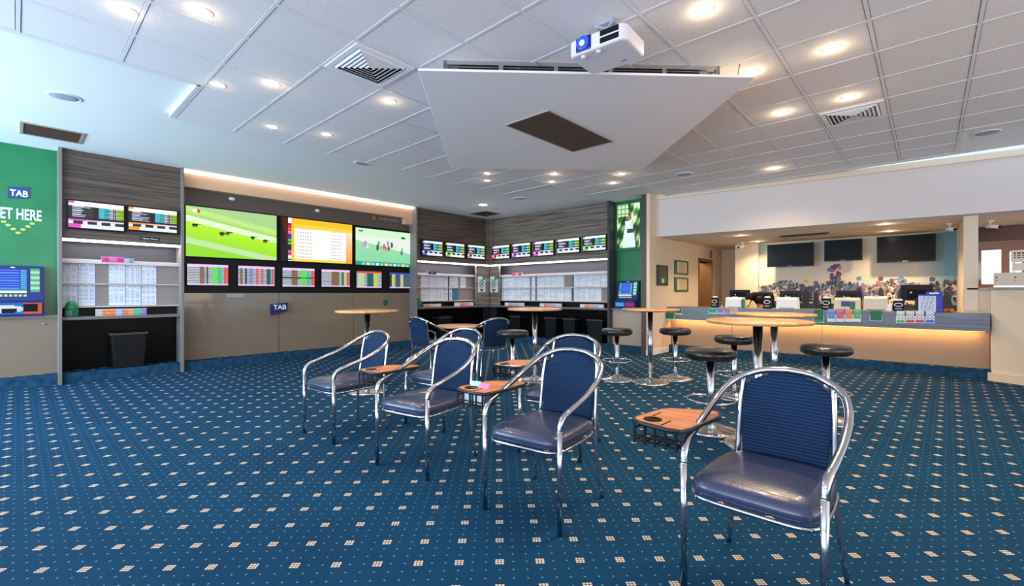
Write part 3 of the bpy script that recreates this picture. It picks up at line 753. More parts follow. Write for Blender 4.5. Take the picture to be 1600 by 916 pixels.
# side cheeks the posters hang on
cl = onX(TX, 744.5, 458)[0]; cr = onY(8.75, 779.5, 458)[0]
tag(MB().box(TX-.06, TX, cl, 8.75, .935, 1.99).build('corner_cheek', M_venb), 'veneered cheek panel left of the corner carrying a poster', 'panel')
tag(MB().box(-8.845, cr, 8.755, 8.81, .935, 1.99).build('corner_cheek', M_venb), 'veneered cheek panel right of the corner carrying a poster', 'panel')

def bin_(loc, rz, label, w=.27):
    t = thing('waste_bin', label, 'bin', loc, rz, 'black waste bins under the counters')
    b = MB().add([(-w*.42, -.12, 0), (w*.42, -.12, 0), (w*.42, .12, 0), (-w*.42, .12, 0), (-w/2, -.14, .5), (w/2, -.14, .5), (w/2, .14, .5), (-w/2, .14, .5)], [(3, 2, 1, 0), (0, 1, 5, 4), (1, 2, 6, 5), (2, 3, 7, 6), (3, 0, 4, 7), (4, 5, 6, 7)])
    b.build('tub', M_black, t, bevel=.01)
    MB().box(-w/2-.012, w/2+.012, -.15, .15, .49, .52).build('rim', M_dgrey, t, bevel=.006)
    MB().box(-w/2+.03, w/2-.03, -.11, .11, .52, .545).build('liner', M_bgloss, t, bevel=.01)
bin_((-8.96, 1.15, .15), PI/2, 'black waste bin under the counter beside the green panel', .42)
bin_((-6.75, 8.85, .15), 0, 'black waste bin under the back counter, left of the bar table pole', .34)
bin_((-6.2, 8.85, .15), 0, 'black waste bin under the back counter, middle one', .34)
bin_((-5.5, 8.85, .15), 0, 'black waste bin under the back counter, nearest the kiosk', .4)
bin_((-7.9, 8.85, .15), 0, 'black waste bin under the back counter, nearest the corner', .34)
bin_((-8.98, 7.2, .15), PI/2, 'black waste bin under the counter left of the corner', .4)

# green panel and its betting kiosk
GX = -9.08
t = thing('betting_backdrop', 'tall green wall panel with white BET HERE lettering at the left edge', 'wall panel', (GX, -.4, .15)); inv = Matrix.Translation(-t.location)
o = MB().box(XL-.1, GX, -1.4, .39, .96, PH).build('board', M_green, t); o.matrix_parent_inverse = inv
o = MB().box(XL-.1, -8.93, -1.4, .39, .925, .96).build('ledge', M_fin, t); o.matrix_parent_inverse = inv
o = MB().box(XL-.1, -8.98, -1.4, .39, .15, .925).build('base_cabinet', M_taupe, t, label='beige lower cabinet'); o.matrix_parent_inverse = inv
o = MB().lathe([(.0, 0), (.014, .002), (.014, .014), (0, .016)], seg=14).xf(Matrix.Translation((-8.98, .26, .84)) @ Matrix.Rotation(PI/2, 4, 'Y')).build('lock', M_chrome, t); o.matrix_parent_inverse = inv
def wa(x, y): return x/7.633, 280+y/7.633
a0, a1, q0, q1 = rect('X', GX, *Q(wa, 92, 105, 243, 358, 92, 228))
m = MB(); dz = .02
m.add([(GX, a0, q0-.01), (GX, a1, q0+.02), (GX, a1, q1+.02), (GX, a0, q1-.01)]+[(GX+.008, a0, q0-.01), (GX+.008, a1, q0+.02), (GX+.008, a1, q1+.02), (GX+.008, a0, q1-.01)], [(0, 1, 2, 3), (4, 5, 6, 7), (0, 1, 5, 4), (1, 2, 6, 5), (2, 3, 7, 6), (3, 0, 4, 7)])
o = m.build('logo_plate', mat('logo_blue', rgb(34, 66, 128), .4), t); o.matrix_parent_inverse = inv
b0, b1, c0, c1 = rect('X', GX, *Q(wa, 115, 125, 200, 335, 140, 215))
o = text('logo_lettering', 'TAB', 'X', GX+.008, b0, b1, c0, c1, M_white, t, bold=.025, tilt=-.02); o.matrix_parent_inverse = inv
b0, b1, c0, c1 = rect('X', GX, *Q(wa, -75, 330, 460, 497, 370, 502))
o = text('bet_here_lettering', 'BET HERE', 'X', GX, b0, b1, c0, c1, M_white, t, bold=.022, tilt=0); o.matrix_parent_inverse = inv
m = MB()
for x, y in ((50, 508), (103, 548), (163, 595), (220, 640), (280, 603), (338, 565), (388, 532)):
    p = wa(x, y); yy, zz = onX(GX, *p); m.ball((GX+.002, yy, zz), (.004, .028, .018), 0, 12, 6)
o = m.build('dotted_arrow', M_yellow, t); o.matrix_parent_inverse = inv

def ui_screen(u, v):
    if v > .9: return (.85, .9, .92)
    if .82 < v: return (.2, .5, .6)
    if u < .2: return (.3, .75, .6) if (v*8) % 1 < .6 else (.15, .3, .8)
    if u > .86: return (.35, .7, .85) if (v*10) % 1 < .6 else (.15, .3, .75)
    if (v*9) % 1 < .45 and .25 < u < .8: return (.35, .55, .95)
    return (.08, .25, .8)
def kiosk(label, loc, rz, w, h, base_art):
    t = thing('betting_kiosk', label, 'betting terminal', loc, rz, 'self-service betting terminals')
    # local: x right, -y towards viewer, leaning back
    lean = math.radians(8)
    body = MB(); d = .16
    prof = [(-.17, 0), (-.19, .28*h), (-.10, .30*h), (-.02, h), (.05, h), (.08, 0)]
    vs = [(-w/2, y, z) for y, z in prof]+[(w/2, y, z) for y, z in prof]; n = len(prof)
    body.add(vs, [tuple(range(n)), tuple(range(2*n-1, n-1, -1))]+[(i, (i+1) % n, n+(i+1) % n, n+i) for i in range(n)])
    body.build('body', M_navy2, t, bevel=.008)
    def fp(x, f, e=.004):    # point on the sloping front, f = 0..1 up the upper face
        y0, zz0, y1, zz1 = -.10, .30*h, -.02, h
        return Vector((x, y0+(y1-y0)*f-e, zz0+(zz1-zz0)*f))
    def fpanel(nm, x0, x1, f0, f1, nx, ny, fn, m):
        A = fp(x0, f1); return grid_panel(nm, A, fp(x1, f1)-A, fp(x0, f0)-A, nx, ny, fn, m, t)
    fpanel('screen', -w*.40, w*.22, .22, .88, 26, 30, ui_screen, M_scr)
    fpanel('side_buttons', w*.28, w*.43, .25, .93, 3, 9, lambda u, v: (.7, .85, .8) if int(v*9) % 2 else (.35, .7, .45), M_scr)
    fpanel('slot_strip', -w*.38, w*.22, .12, .18, 24, 1, lambda u, v: (.75, .85, .6) if int(u*24) % 3 else (.1, .3, .2), M_scr)
    def art(u, v):
        if base_art == 'car':
            if u > .68: return (.08, .06, .05) if .1 < v < .85 and u < .93 else (.8, .35, .2)
            d = ((u-.38)/.3)**2+((v-.55)/.35)**2
            if d < 1: return (.85, .87, .9) if v < .5 else ((.1, .1, .12) if abs(u-.45) < .12 else (.8, .82, .86))
            return (.15, .45, .75)
        if abs(u-.25) < .2 and .15 < v < .85: return (.25, .6, .85)
        if abs(u-.75) < .2 and .15 < v < .85: return (.65, .15, .25)
        return (.1, .2, .5)
    A = Vector((-w*.46, -.194, .26*h)); 
    grid_panel('lower_graphic', A, (w*.92, 0, 0), (0, .018, -.22*h), 28, 10, art, M_scr, t)
    MB().box(-.02, .02, -.03, -.015, h*.955, h*.975).build('maker_badge', M_white, t)
    return t
ky, _ = onX(-9.0, 31, 458)
kiosk('navy betting terminal with lit blue screen on the ledge of the green panel', (-9.03, -.03, .96), PI/2, .58, .67, 'car')

# large screen wall
SX = -9.05
a0, a1, _, _ = rect('X', SX, *Q(z2, 45, 180, 550, 958, 290, 560))
a0, a1 = 1.82, 6.28
t = thing('screen_wall', 'wide dark wall unit framing three large and six small screens', 'wall unit', (SX, (a0+a1)/2, .15)); inv = Matrix.Translation(-t.location)
def sp(nm, m, mb, **k): o = mb.build(nm, m, t, **k); o.matrix_parent_inverse = inv; return o
sp('cove_light', M_led, MB().box(-9.0, -8.86, a0, a1, PH-.03, PH-.008))
sp('cove_box', M_cove, MB().box(XL-.1, -8.92, a0, a1, 3.0, PH-.05).box(XL-.1, -8.92, a1-.2, a1, 2.86, 3.0))
sp('header_panel', mat('header_brown', rgb(96, 82, 72), .35), MB().box(XL-.1, SX-.01, a0, a1, 2.68, 3.02))
zt = .5*(onX(SX, *z2(50, 185))[1]+onX(SX, *z2(950, 297))[1]); zb = 1.27
sp('screen_surround', M_black, MB().box(XL-.1, SX, a0, a1, zb, 2.72))
for k in range(3):
    ya = [a0, onX(SX, 436, 458)[0], onX(SX, 553, 458)[0], a1]
    sp('gloss_panel', M_taupe, MB().box(XL-.1, SX-.005, ya[k]+.004, ya[k+1]-.004, .15, zb-.004), bevel=.002)
# little marks on the header
for x, y in ((235, 180), (575, 227)):
    yy, zz = onX(SX, *z2(x, y)); sp('badge', M_white, MB().ball((SX, yy, zz), (.006, .05, .03)))
yy, zz = onX(SX, *z2(800, 255)); sp('badge', M_olive, MB().ball((SX, yy, zz), (.006, .05, .05)))
b0, b1, c0, c1 = rect('X', SX, *Q(z2, 820, 252, 262, 900, 264, 274))
o = wpanel('header_lettering', 'X', SX-.006, b0, b1, c0, c1, 40, 3, lambda u, v: (.55, .52, .50) if int(u*40) % 3 and abs(u-.42) > .03 else (.38, .33, .29), M_print, t); o.matrix_parent_inverse = inv
big = ((Q(z2, 50, 205, 408, 410, 250, 425), race1, 'left one: horses galloping on bright green turf', 90, 50), (Q(z2, 428, 252, 425, 710, 285, 440), race2, 'middle one: yellow framed white results list', 90, 54), (Q(z2, 724, 293, 442, 950, 320, 452), race3, 'right one: field of runners on pale green turf', 80, 48))
for q, fn, lb, nx, ny in big: television('large wall screen, '+lb, 'X', SX, q, fn, int(nx*1.5), int(ny*1.5), 'large screens on the left wall', .02, .03, off=0)
br = (.55, .42, .3); gr = (.35, .85, .3); gg = (.2, .75, .45); rd = (.9, .4, .4); bl = (.5, .6, .8); tl = (.1, .4, .4); yl = (.75, .8, .25)
small = ((Q(z2, 55, 436, 524, 218, 447, 524), tote(1, [(.3, .42, br), (.46, .5, tl), (.58, .7, gr), (.72, .84, gg), (.88, 1, rd)])), (Q(z2, 258, 446, 526, 402, 452, 527), tote(2, [(.05, .12, br), (.18, .22, (.1, .1, .15)), (.3, .38, bl), (.48, .55, rd), (.62, .68, rd), (.78, .88, tl), (.9, .97, rd)])),
         (Q(z2, 434, 454, 530, 561, 459, 530), tote(3, [(.28, .45, br), (.55, .72, gr), (.74, .84, gg), (.88, 1, rd)], split=True)), (Q(z2, 589, 461, 530, 701, 465, 530), tote(4, [(.35, .62, br), (.7, .78, tl), (.8, .86, yl), (.88, 1, rd)])),
         (Q(z2, 728, 467, 534, 827, 471, 534), tote(5, [(.05, .3, (.7, .8, .6)), (.4, .65, tl), (.7, .85, yl)], (.85, .3, .2))), (Q(z2, 859, 473, 535, 949, 477, 536), tote(6, [(0, .1, (.1, .15, .4)), (.1, .18, yl), (.25, .45, (.3, .35, .45)), (.5, .58, yl), (.6, .95, (.3, .4, .55))], (.2, .3, .7))))
for k, (q, fn) in enumerate(small):
    television(('first', 'second', 'third', 'fourth', 'fifth', 'sixth')[k]+' from the left of six small odds screens below the large screens', 'X', SX, q, fn, 44, 26, 'small odds screens below the large screens', .015, .03, off=0)
# projecting TAB sign on the gloss panel
ys, zs = onX(SX, 437, 482)
t = thing('tab_sign', 'small navy projecting box sign reading TAB on the gloss panel', 'sign', (SX, ys, 1.06)); inv = Matrix.Translation(-t.location)
def zt5(x, y): return 380+x/15.27, 450+y/15.27
c_ = [zt5(672, 395), zt5(1065, 350), zt5(1065, 550), zt5(672, 650)]
fx_ = SX+.06
v = []
for p in c_: yy, zz = onX(fx_, *p); v.append((fx_, yy, zz))
v += [(SX-.005, y_, z_) for (_, y_, z_) in v]
o = MB().add(v, [(0, 1, 2, 3), (4, 5, 6, 7), (0, 1, 5, 4), (1, 2, 6, 5), (2, 3, 7, 6), (3, 0, 4, 7)]).build('box', M_navy, t); o.matrix_parent_inverse = inv
b0, b1, c0, c1 = rect('X', fx_, 427, 477, 484, 447.3, 475.5, 483.5)
o = text('lettering', 'TAB', 'X', fx_, b0, b1, c0, c1, M_white, t, bold=.025, tilt=0); o.matrix_parent_inverse = inv
yy, zz = onX(SX, 602, 473); tag(MB().ball((SX, yy, zz), (.006, .06, .07)).build('round_sticker', M_green2), 'round green sticker on the gloss panel right of the TAB sign', 'sticker')
yy, zz = onX(SX, 368, 462); tag(MB().box(SX-.006, SX+.004, yy-.14, yy+.14, zz-.03, zz+.03).build('label_plate', M_beige), 'small beige label plate under the large left screen', 'label')

# ------------------------------------------------------------------ back right kiosk column
KY = 9.02
t = thing('kiosk_column', 'tall recessed green column unit beside the pale pier', 'wall unit', (-4.78, KY, .15)); inv = Matrix.Translation(-t.location)
def kp(nm, m, mb, **k): o = mb.build(nm, m, t, **k); o.matrix_parent_inverse = inv; return o
kp('side_fin', M_dark, MB().box(-5.165, -5.12, 8.70, 9.1, .15, PH))
kp('side_fin', M_finb, MB().box(-4.33, -4.23, 8.62, 9.1, .0, PH))
kp('green_back', M_green, MB().box(-5.12, -4.335, KY, KY+.1, .93, PH))
kp('ledge', M_fin, MB().box(-5.12, -4.335, 8.78, KY+.1, .905, .93))
kp('base_cabinet', M_beige, MB().box(-5.12, -4.335, 8.84, KY+.1, .15, .905))
kp('lock', M_chrome, MB().ball((-4.42, 8.84, .82), .012))
kiosk('small betting terminal in the green column beside the pale pier', (-4.80, 8.97, .93), 0, .50, .60, 'tiles')
def clerk(u, v):
    if u < .5 and v < .28: return (.85, .95, .85) if (int(u*18) % 3 and int(v*30) % 3) else (.5, .7, .45)
    d = ((u-.55)/.09)**2+((v-.30)/.08)**2
    if d < 1: return (.62, .45, .36) if v > .26 else (.15, .12, .1)
    if v > .38 and abs(u-.52) < .14+.28*min(.5, v-.38):
        if .58 < v < .66 and abs(u-.6) < .15: return (.25, .25, .25)
        return (.86, .95, .96)
    w = math.sin(u*9+v*5)+math.sin(v*17-u*6)+.6*math.sin(u*31+v*23)
    return (.86, .92, .80) if w > .9 else ((.55, .72, .42) if w > .1 else ((.28, .46, .20) if w > -.9 else (.12, .22, .10)))
t2 = thing('portrait_display', 'portrait advertising screen in a green frame showing a person in white', 'display screen', (-4.8, KY, 2.25)); inv2 = Matrix.Translation(-t2.location)
a0, a1, q0, q1 = rect('Y', 8.96, *Q(z3, 1024, 95, 305, 1136, 85, 308))
a1 = min(a1, -4.37)
o = MB().box(a0-.05, a1+.03, 8.965, KY, q0-.06, q1+.05).build('frame', M_green, t2, bevel=.006); o.matrix_parent_inverse = inv2
o = wpanel('screen', 'Y', 8.962, a0, a1, q0, q1, 36, 54, clerk, M_scr, t2); o.matrix_parent_inverse = inv2

# ------------------------------------------------------------------ things on the cream side wall
WX = -4.15
def zp(x, y): return 1010+x/6.543, 380+y/6.543
def frame_pic(q, label, fm, fn, name='picture_frame'):
    a0, a1, q0, q1 = rect('X', WX, *q)
    t = thing(name, label, 'wall sign', (WX, (a0+a1)/2, q0)); inv = Matrix.Translation(-t.location)
    o = MB().box(WX, WX+.025, a0, a1, q0, q1).build('frame', fm, t, bevel=.004); o.matrix_parent_inverse = inv
    w = (a1-a0)*.14; h = (q1-q0)*.12
    o = wpanel('print', 'X', WX+.028, a0+w, a1-w, q0+h, q1-h, 12, 14, fn, M_print, t); o.matrix_parent_inverse = inv
frame_pic(Q(zp, 282, 180, 325, 420, 180, 322), 'upper green-framed certificate on the cream side wall', M_green2, lambda u, v: (.9, .82, .68) if (v*7) % 1 < .7 or u < .15 or u > .85 else (.75, .68, .56))
frame_pic(Q(zp, 282, 352, 498, 420, 352, 494), 'lower green-framed certificate on the cream side wall', M_green2, lambda u, v: (.9, .82, .68) if (v*7) % 1 < .7 or u < .15 or u > .85 else (.75, .68, .56))
def board(u, v):
    if .08 < v < .3 and u > .1: return (.75, .75, .66) if int(v*24) % 2 else (.28, .36, .28)
    if v > .72 and abs(u-.5) < .15: return (.8, .85, .75)
    return (.26, .36, .27) if int(v*14) % 2 else (.3, .4, .3)
frame_pic(Q(zp, 100, 228, 435, 212, 225, 430), 'dark green notice board left of the certificates', M_dgrey, board, 'notice_board')
yy, zz = onX(WX, 1110, 398); tag(MB().box(WX, WX+.02, yy-.07, yy+.07, zz-.09, zz+.1).build('exit_sign', M_red, bevel=.004), 'small red sign above the doorway', 'sign')
yy, zz = onX(WX, 1121, 396); tag(MB().lathe([(.05, 0), (.06, .01), (.055, .03), (0, .035)], seg=16).xf(Matrix.Translation((WX, yy, zz)) @ Matrix.Rotation(PI/2, 4, 'Y')).build('wall_sensor', M_lbeige), 'small round beige sensor right of the red sign', 'sensor')
l = bpy.data.lights.new('corridor_fill', 'POINT'); l.energy = 45; l.color = (1, .8, .45); l.shadow_soft_size = .15  # added unseen lamp that brightens the olive walls behind the doorway
o = bpy.data.objects.new('corridor_fill', l); C.objects.link(o); o.location = (-4.95, 11.7, 2.25)
t = thing('round_wall_target', 'black round board with pale ring seen through the doorway', 'round board', (-4.9, 12.94, 1.15))
MB().lathe([(0, .03), (.29, .03), (.3, .02), (.3, 0)], seg=32).xf(Matrix.Rotation(PI/2, 4, 'X')).build('disc', M_black, t)
MB().lathe([(.1, .03), (.12, .034), (.15, .034), (.16, .03)], seg=32).xf(Matrix.Rotation(PI/2, 4, 'X')).build('ring', M_paper, t)

# ------------------------------------------------------------------ service counter
t = thing('service_counter', 'long grey laminate service counter with warm light under its top', 'counter', (-1.7, 9.7, 0)); inv = Matrix.Translation(-t.location)
def cp(nm, m, mb, **k): o = mb.build(nm, m, t, **k); o.matrix_parent_inverse = inv; return o
cp('top_slab', M_count, MB().prism([(-4.14, 9.40), (.64, 9.40), (.64, 9.655), (.37, 9.655), (.37, 10.15), (-4.14, 10.15)], .71, .97), bevel=.004)
xs = [-4.14, -2.9, -1.4, .65]
for k in range(3): cp('front_panel', M_bargloss, MB().box(xs[k]+.004, xs[k+1]-.004, 9.64, 9.68, .15, .71), bevel=.002)
cp('light_strip', M_ledw, MB().box(-4.1, .6, 9.56, 9.60, .695, .71))
area('counter_strip_light', (-1.75, 9.56, .69), (0, .45, -1), 4.6, .04, 20, (1, .52, .15))
# brochure cards on the slab front
YF = 9.40
def card(px0, px1, py0, py1, cols, label, name='brochure_card', group='brochure cards on the counter front'):
    a0, a1, q0, q1 = rect('Y', YF, px0, py0, py1, px1, py0, py1)
    def fn(u, v):
        if v < .22: return cols[0]
        if v > .75: return cols[2]
        return cols[1] if (int(u*5)+int(v*9)) % 2 else cols[0]
    tt = thing(name, label, 'brochure', ((a0+a1)/2, YF, q0), 0, group); iv = Matrix.Translation(-tt.location)
    o = MB().box(a0-.008, a1+.008, YF-.028, YF, q0-.01, q1-(q1-q0)*.45).build('holder', mat('acrylic', (.75, .8, .85), .1) if 'acrylic' not in MATS else MATS['acrylic'], tt); o.matrix_parent_inverse = iv
    o = MB().box(a0, a1, YF-.022, YF-.004, q0, q1).build('card', M_white, tt); o.matrix_parent_inverse = iv
    o = wpanel('print', 'Y', YF-.031, a0, a1, q0, q1, 6, 10, fn, M_print, tt); o.matrix_parent_inverse = iv
G = (.08, .42, .3); Wt = (.88, .9, .9)
card(1041, 1054, 489, 500, [G, G, (.6, .85, .75)], 'small green card at the left end of the counter, lower one'); card(1057, 1066, 483, 491, [G, G, (.5, .8, .7)], 'small green card at the left end of the counter, upper one')
card(1108, 1120, 481, 490, [(.4, .75, .65), G, (.5, .8, .7)], 'green and white card behind the left edge of the front bar table'); card(1122, 1131, 481, 490, [(.6, .65, .85), (.3, .3, .7), (.6, .65, .8)], 'blue card behind the left edge of the front bar table')
card(1133, 1142, 481, 490, [(.75, .6, .7), (.7, .2, .4), (.7, .5, .6)], 'red card behind the front bar table'); card(1144, 1153, 481, 490, [(.8, .75, .7), (.7, .5, .4), (.8, .7, .65)], 'pale orange card behind the front bar table')
card(1272, 1287, 484, 503.5, [G, (.1, .45, .32), (.2, .55, .4)], 'tall green brochure holder right of the bar tables')
for k, (x, c, l) in enumerate(((1294, (.2, .45, .8), 'pale blue'), (1307.5, (.8, .2, .3), 'red'), (1321, (.9, .4, .25), 'orange'), (1334, (.25, .6, .25), 'green'))):
    card(x, x+11, 483, 502, [tuple(.55*q+.4 for q in c), c, Wt], l+' brochure in the four-card row at the middle of the counter front')
card(1360, 1378, 486, 501, [G, (.1, .45, .3), G], 'wide dark green card alone on the counter front')
for k, (x, c, l) in enumerate(((1401, (.35, .7, .4), 'pale green'), (1416, (.75, .25, .3), 'left of the two red and white'), (1431, (.75, .25, .3), 'right of the two red and white'), (1447, (.15, .4, .8), 'blue and white'))):
    card(x, x+12.5, 486, 504, [Wt, tuple(.5*q+.45 for q in c), c], l+' brochure in the right-hand row on the counter front')

# machines on the counter
CT = .97
def at(px, Y): return onY(Y, px, 458)[0]
def monitor(px, Y, w, h, label, ztop, turn=0):
    t = thing('monitor', label, 'monitor', (at(px, Y), Y, CT), turn, 'staff monitors on the counter')
    MB().box(-w/2, w/2, -.02, .02, ztop-h, ztop).build('panel', M_black, t, bevel=.008)
    MB().box(-w*.3, w*.3, -.05, -.018, ztop-h*.8, ztop-h*.3).build('rear_housing', M_bgloss, t, bevel=.01)
    MB().box(-.02, .02, -.03, .01, .01, ztop-h*.5).build('neck', M_dgrey, t)
    MB().lathe([(.1, 0), (.1, .008), (.03, .018), (0, .018)], seg=24).build('foot', M_dgrey, t)
    MB().lathe([(0, 0), (.015, 0), (.015, .004)], seg=16).xf(Matrix.Translation((-w*.18, -.051, ztop-h*.5)) @ Matrix.Rotation(PI/2, 4, 'X')).build('badge', M_chrome, t)
monitor(1156, 9.95, .40, .2, 'black staff monitor at the left end, left of the bending person', .36, -.15)
monitor(1235, 9.95, .36, .2, 'black staff monitor right of the bending person', .335)
monitor(1326, 9.95, .36, .2, 'black staff monitor behind the box with navy sticker', .335)
monitor(1432, 9.98, .40, .26, 'larger black staff monitor behind the blue suggestion box', .43, .1)
def device(px, Y, w, h, d, m, label, sticker=None):
    t = thing('counter_printer', label, 'printer', (at(px, Y), Y, CT), 0, 'pale machines on the counter')
    pr_ = [(-d/2, 0), (-d/2, h*.82), (-d/2+.03, h), (d/2, h), (d/2, 0)]; n = len(pr_)
    vs = [(-w/2+(.012 if z > h*.5 else 0), y, z) for y, z in pr_]+[(w/2-(.012 if z > h*.5 else 0), y, z) for y, z in pr_]
    MB().add(vs, [tuple(range(n)), tuple(range(2*n-1, n-1, -1))]+[(i, (i+1) % n, n+(i+1) % n, n+i) for i in range(n)]).build('housing', m, t, bevel=.008)
    MB().box(-w*.35, w*.35, -d/2-.004, -d/2+.004, .012, .022).build('paper_slot', M_dgrey, t)
    MB().box(-w*.12, w*.12, -d/2-.003+.03, 0, h-.001, h+.012).build('lid_grip', m, t, bevel=.003)
    if sticker:
        MB().box(-w*.2, w*.12, -d/2-.004, -d/2, h*.3, h*.72).build('sticker', M_navy, t); MB().box(w*.12, w*.32, -d/2-.004, -d/2, .01, h*.7).build('sticker', M_green2, t)
device(1149, 9.68, .33, .21, .22, M_white, 'white box-shaped ticket machine in front of the leftmost monitor')
device(1231, 9.68, .35, .215, .22, M_white, 'white box-shaped ticket machine in front of the monitor right of the person')
device(1324, 9.68, .37, .215, .22, M_lbeige, 'beige ticket machine with navy and green stickers', True)
device(1369, 9.72, .33, .24, .25, M_lbeige, 'plain beige printer right of the stickered machine')
tag(MB().box(at(1386, 9.6), at(1394, 9.6), 9.58, 9.66, CT, CT+.11).build('paper_stack', M_white, bevel=.004), 'small white block of paper right of the beige printer', 'paper block')
tag(MB().box(at(1162, 9.6)-.03, at(1162, 9.6)+.03, 9.55, 9.57, CT, CT+.17).build('leaflet', M_green2), 'green leaflet leaning on the leftmost white ticket machine', 'leaflet')
def eftpos(px, label, w=.13, h=.2):
    t = thing('card_terminal', label, 'card terminal', (at(px, 9.58), 9.58, CT), 0, 'black card terminals on the counter')
    MB().add([(-w/2, -.05, 0), (w/2, -.05, 0), (w/2, .06, 0), (-w/2, .06, 0), (-w/2, .0, h), (w/2, .0, h), (w/2, .04, h), (-w/2, .04, h)], [(3, 2, 1, 0), (0, 1, 5, 4), (1, 2, 6, 5), (2, 3, 7, 6), (3, 0, 4, 7), (4, 5, 6, 7)]).build('body', M_black, t, bevel=.012)
    ring = MB().tube([(w*.36*math.cos(a), -.028+.0*a, h*.62+h*.15*math.sin(a)) for a in [2*PI*k/20 for k in range(20)]], .006, 6, closed=True); ring.build('pale_ring', M_paper, t)
    MB().box(-w*.3, w*.3, -.045, -.035, h*.2, h*.3).build('keypad', M_paperg, t)
    MB().box(-w*.35, w*.35, -.005, .02, h, h+.03).build('receipt_roll', M_white, t, bevel=.008)
eftpos(1117, 'black card terminal at the left end of the counter'); eftpos(1199, 'black card terminal in front of the bending person', .14)
eftpos(1291, 'black card terminal left of the stickered machine', .14); eftpos(1404, 'black card terminal left of the blue box', .14, .17)
t = thing('suggestion_box', 'bright blue box with a white notice at the right end of the counter', 'box', (at(1452, 9.58), 9.58, CT))
MB().box(-.13, .15, -.08, .12, 0, .27).build('box', M_blue, t, bevel=.006)
def notice(u, v): return (.86, .87, .95) if u < .12 or u > .88 or (v*12) % 1 < .55 or int(u*17+v*5) % 4 == 0 else (.55, .57, .72)
grid_panel('notice', (-.125, -.085, .25), (.20, 0, 0), (0, 0, -.245), 16, 24, notice, M_print, t)
MB().box(-.02, .13, -.088, -.08, .275, .305).box(-.04, .15, -.08, .0, .26, .31).build('header', M_blue, t)
MB().box(.0, .11, -.09, -.088, .28, .30).build('header_strip', M_white, t)
for k, px in enumerate((1476, 1481, 1487)):
    tag(MB().ball((at(px, 9.6+.05*(k % 2)), 9.6+.05*(k % 2), CT+.03), .032, 0).build('orange_fruit', M_orange), ('leftmost', 'middle', 'rightmost')[k]+' small orange fruit right of the blue box', 'fruit', 'oranges on the counter')
t = thing('pot_plant', 'tiny leafy plant between the card terminal and the white machine', 'plant', (at(1128, 9.62), 9.62, CT))
MB().lathe([(.02, 0), (.028, .04), (.024, .04)], seg=12).build('pot', M_lbeige, t)
l = MB(); R_ = random.Random(3)
for k in range(14):
    a = R_.random()*6.28; e = .03+.03*R_.random(); l.ball((e*math.cos(a), e*math.sin(a), .06+.06*R_.random()), (.014, .014, .008), 0, 6, 4)
l.build('leaves', mat('leaf', rgb(110, 120, 50), .6), t)

# bar televisions (switched off)
for k, (q, lb) in enumerate(((Q(lambda x, y: (1160+x/2.864, 300+y/2.864), 112, 235, 338, 320, 228, 330), 'left'), (Q(lambda x, y: (1160+x/2.864, 300+y/2.864), 367, 218, 312, 537, 208, 304), 'middle, smallest'), (Q(lambda x, y: (1160+x/2.864, 300+y/2.864), 602, 196, 320, 865, 180, 306), 'right, largest'))):
    a0, a1, q0, q1 = rect('Y', 11.6, *q); q1 = min(q1, 2.38)
    t = thing('television', lb+' of the three switched-off black televisions above the bar', 'television', ((a0+a1)/2, 11.6, q0), 0, 'televisions above the bar'); inv = Matrix.Translation(-t.location)
    o = MB().box(a0, a1, 11.57, 11.62, q0, q1).build('casing', M_black, t, bevel=.006); o.matrix_parent_inverse = inv
    o = MB().box(a0+.02, a1-.02, 11.565, 11.572, q0+.03, q1-.02).build('screen', M_bgloss, t); o.matrix_parent_inverse = inv
    o = MB().box((a0+a1)/2-.1, (a0+a1)/2+.1, 11.62, 11.84, (q0+q1)/2-.1, (q0+q1)/2+.1).build('wall_bracket', M_dgrey, t); o.matrix_parent_inverse = inv
    o = MB().box((a0+a1)/2-.04, (a0+a1)/2+.04, 11.562, 11.57, q0+.008, q0+.02).build('badge', M_paperg, t); o.matrix_parent_inverse = inv
# mural
RM = random.Random(11); blobs = []
pal = [(.25, .26, .33), (.32, .33, .40), (.55, .54, .58), (.78, .76, .76), (.18, .19, .24), (.62, .42, .44), (.70, .52, .50), (.42, .43, .50), (.84, .80, .76), (.35, .31, .29), (.45, .46, .52), (.28, .28, .34)]
for k in range(1500):
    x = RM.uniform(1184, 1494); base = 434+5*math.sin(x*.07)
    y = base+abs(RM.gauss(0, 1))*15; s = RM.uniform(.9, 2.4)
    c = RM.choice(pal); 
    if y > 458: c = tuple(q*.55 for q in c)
    blobs.append((x, y, s, s*RM.uniform(.7, 1.5), c))
for cx, top, w, hel, body in ((1271, 426, 9, (.85, .8, .3), (.25, .26, .33)), (1288, 429, 6, (.4, .4, .5), (.3, .3, .36)), (1358, 423, 8, (.35, .6, .75), (.4, .42, .5)), (1391, 424, 7, (.5, .32, .28), (.6, .46, .4)), (1420, 424, 8, (.45, .6, .8), (.55, .45, .5)), (1462, 426, 9, (.3, .33, .42), (.2, .22, .28)), (1340, 436, 6, (.35, .55, .6), (.35, .4, .5)), (1195, 436, 6, (.3, .3, .36), (.35, .35, .42)), (1480, 430, 7, (.28, .25, .3), (.22, .2, .24)), (1243, 433, 5, (.35, .45, .4), (.4, .38, .42))):
    for k in range(26):
        x = cx+RM.uniform(-w, w); y = top+8+RM.random()*34; blobs.append((x, y, RM.uniform(1.5, 3.4), RM.uniform(2, 4.5), tuple(max(0, min(1, q+RM.uniform(-.12, .16))) for q in body)))
    blobs.append((cx, top+4, 4, 3.6, hel)); blobs.append((cx, top+34, w*.7, 16, (.18, .18, .23)))
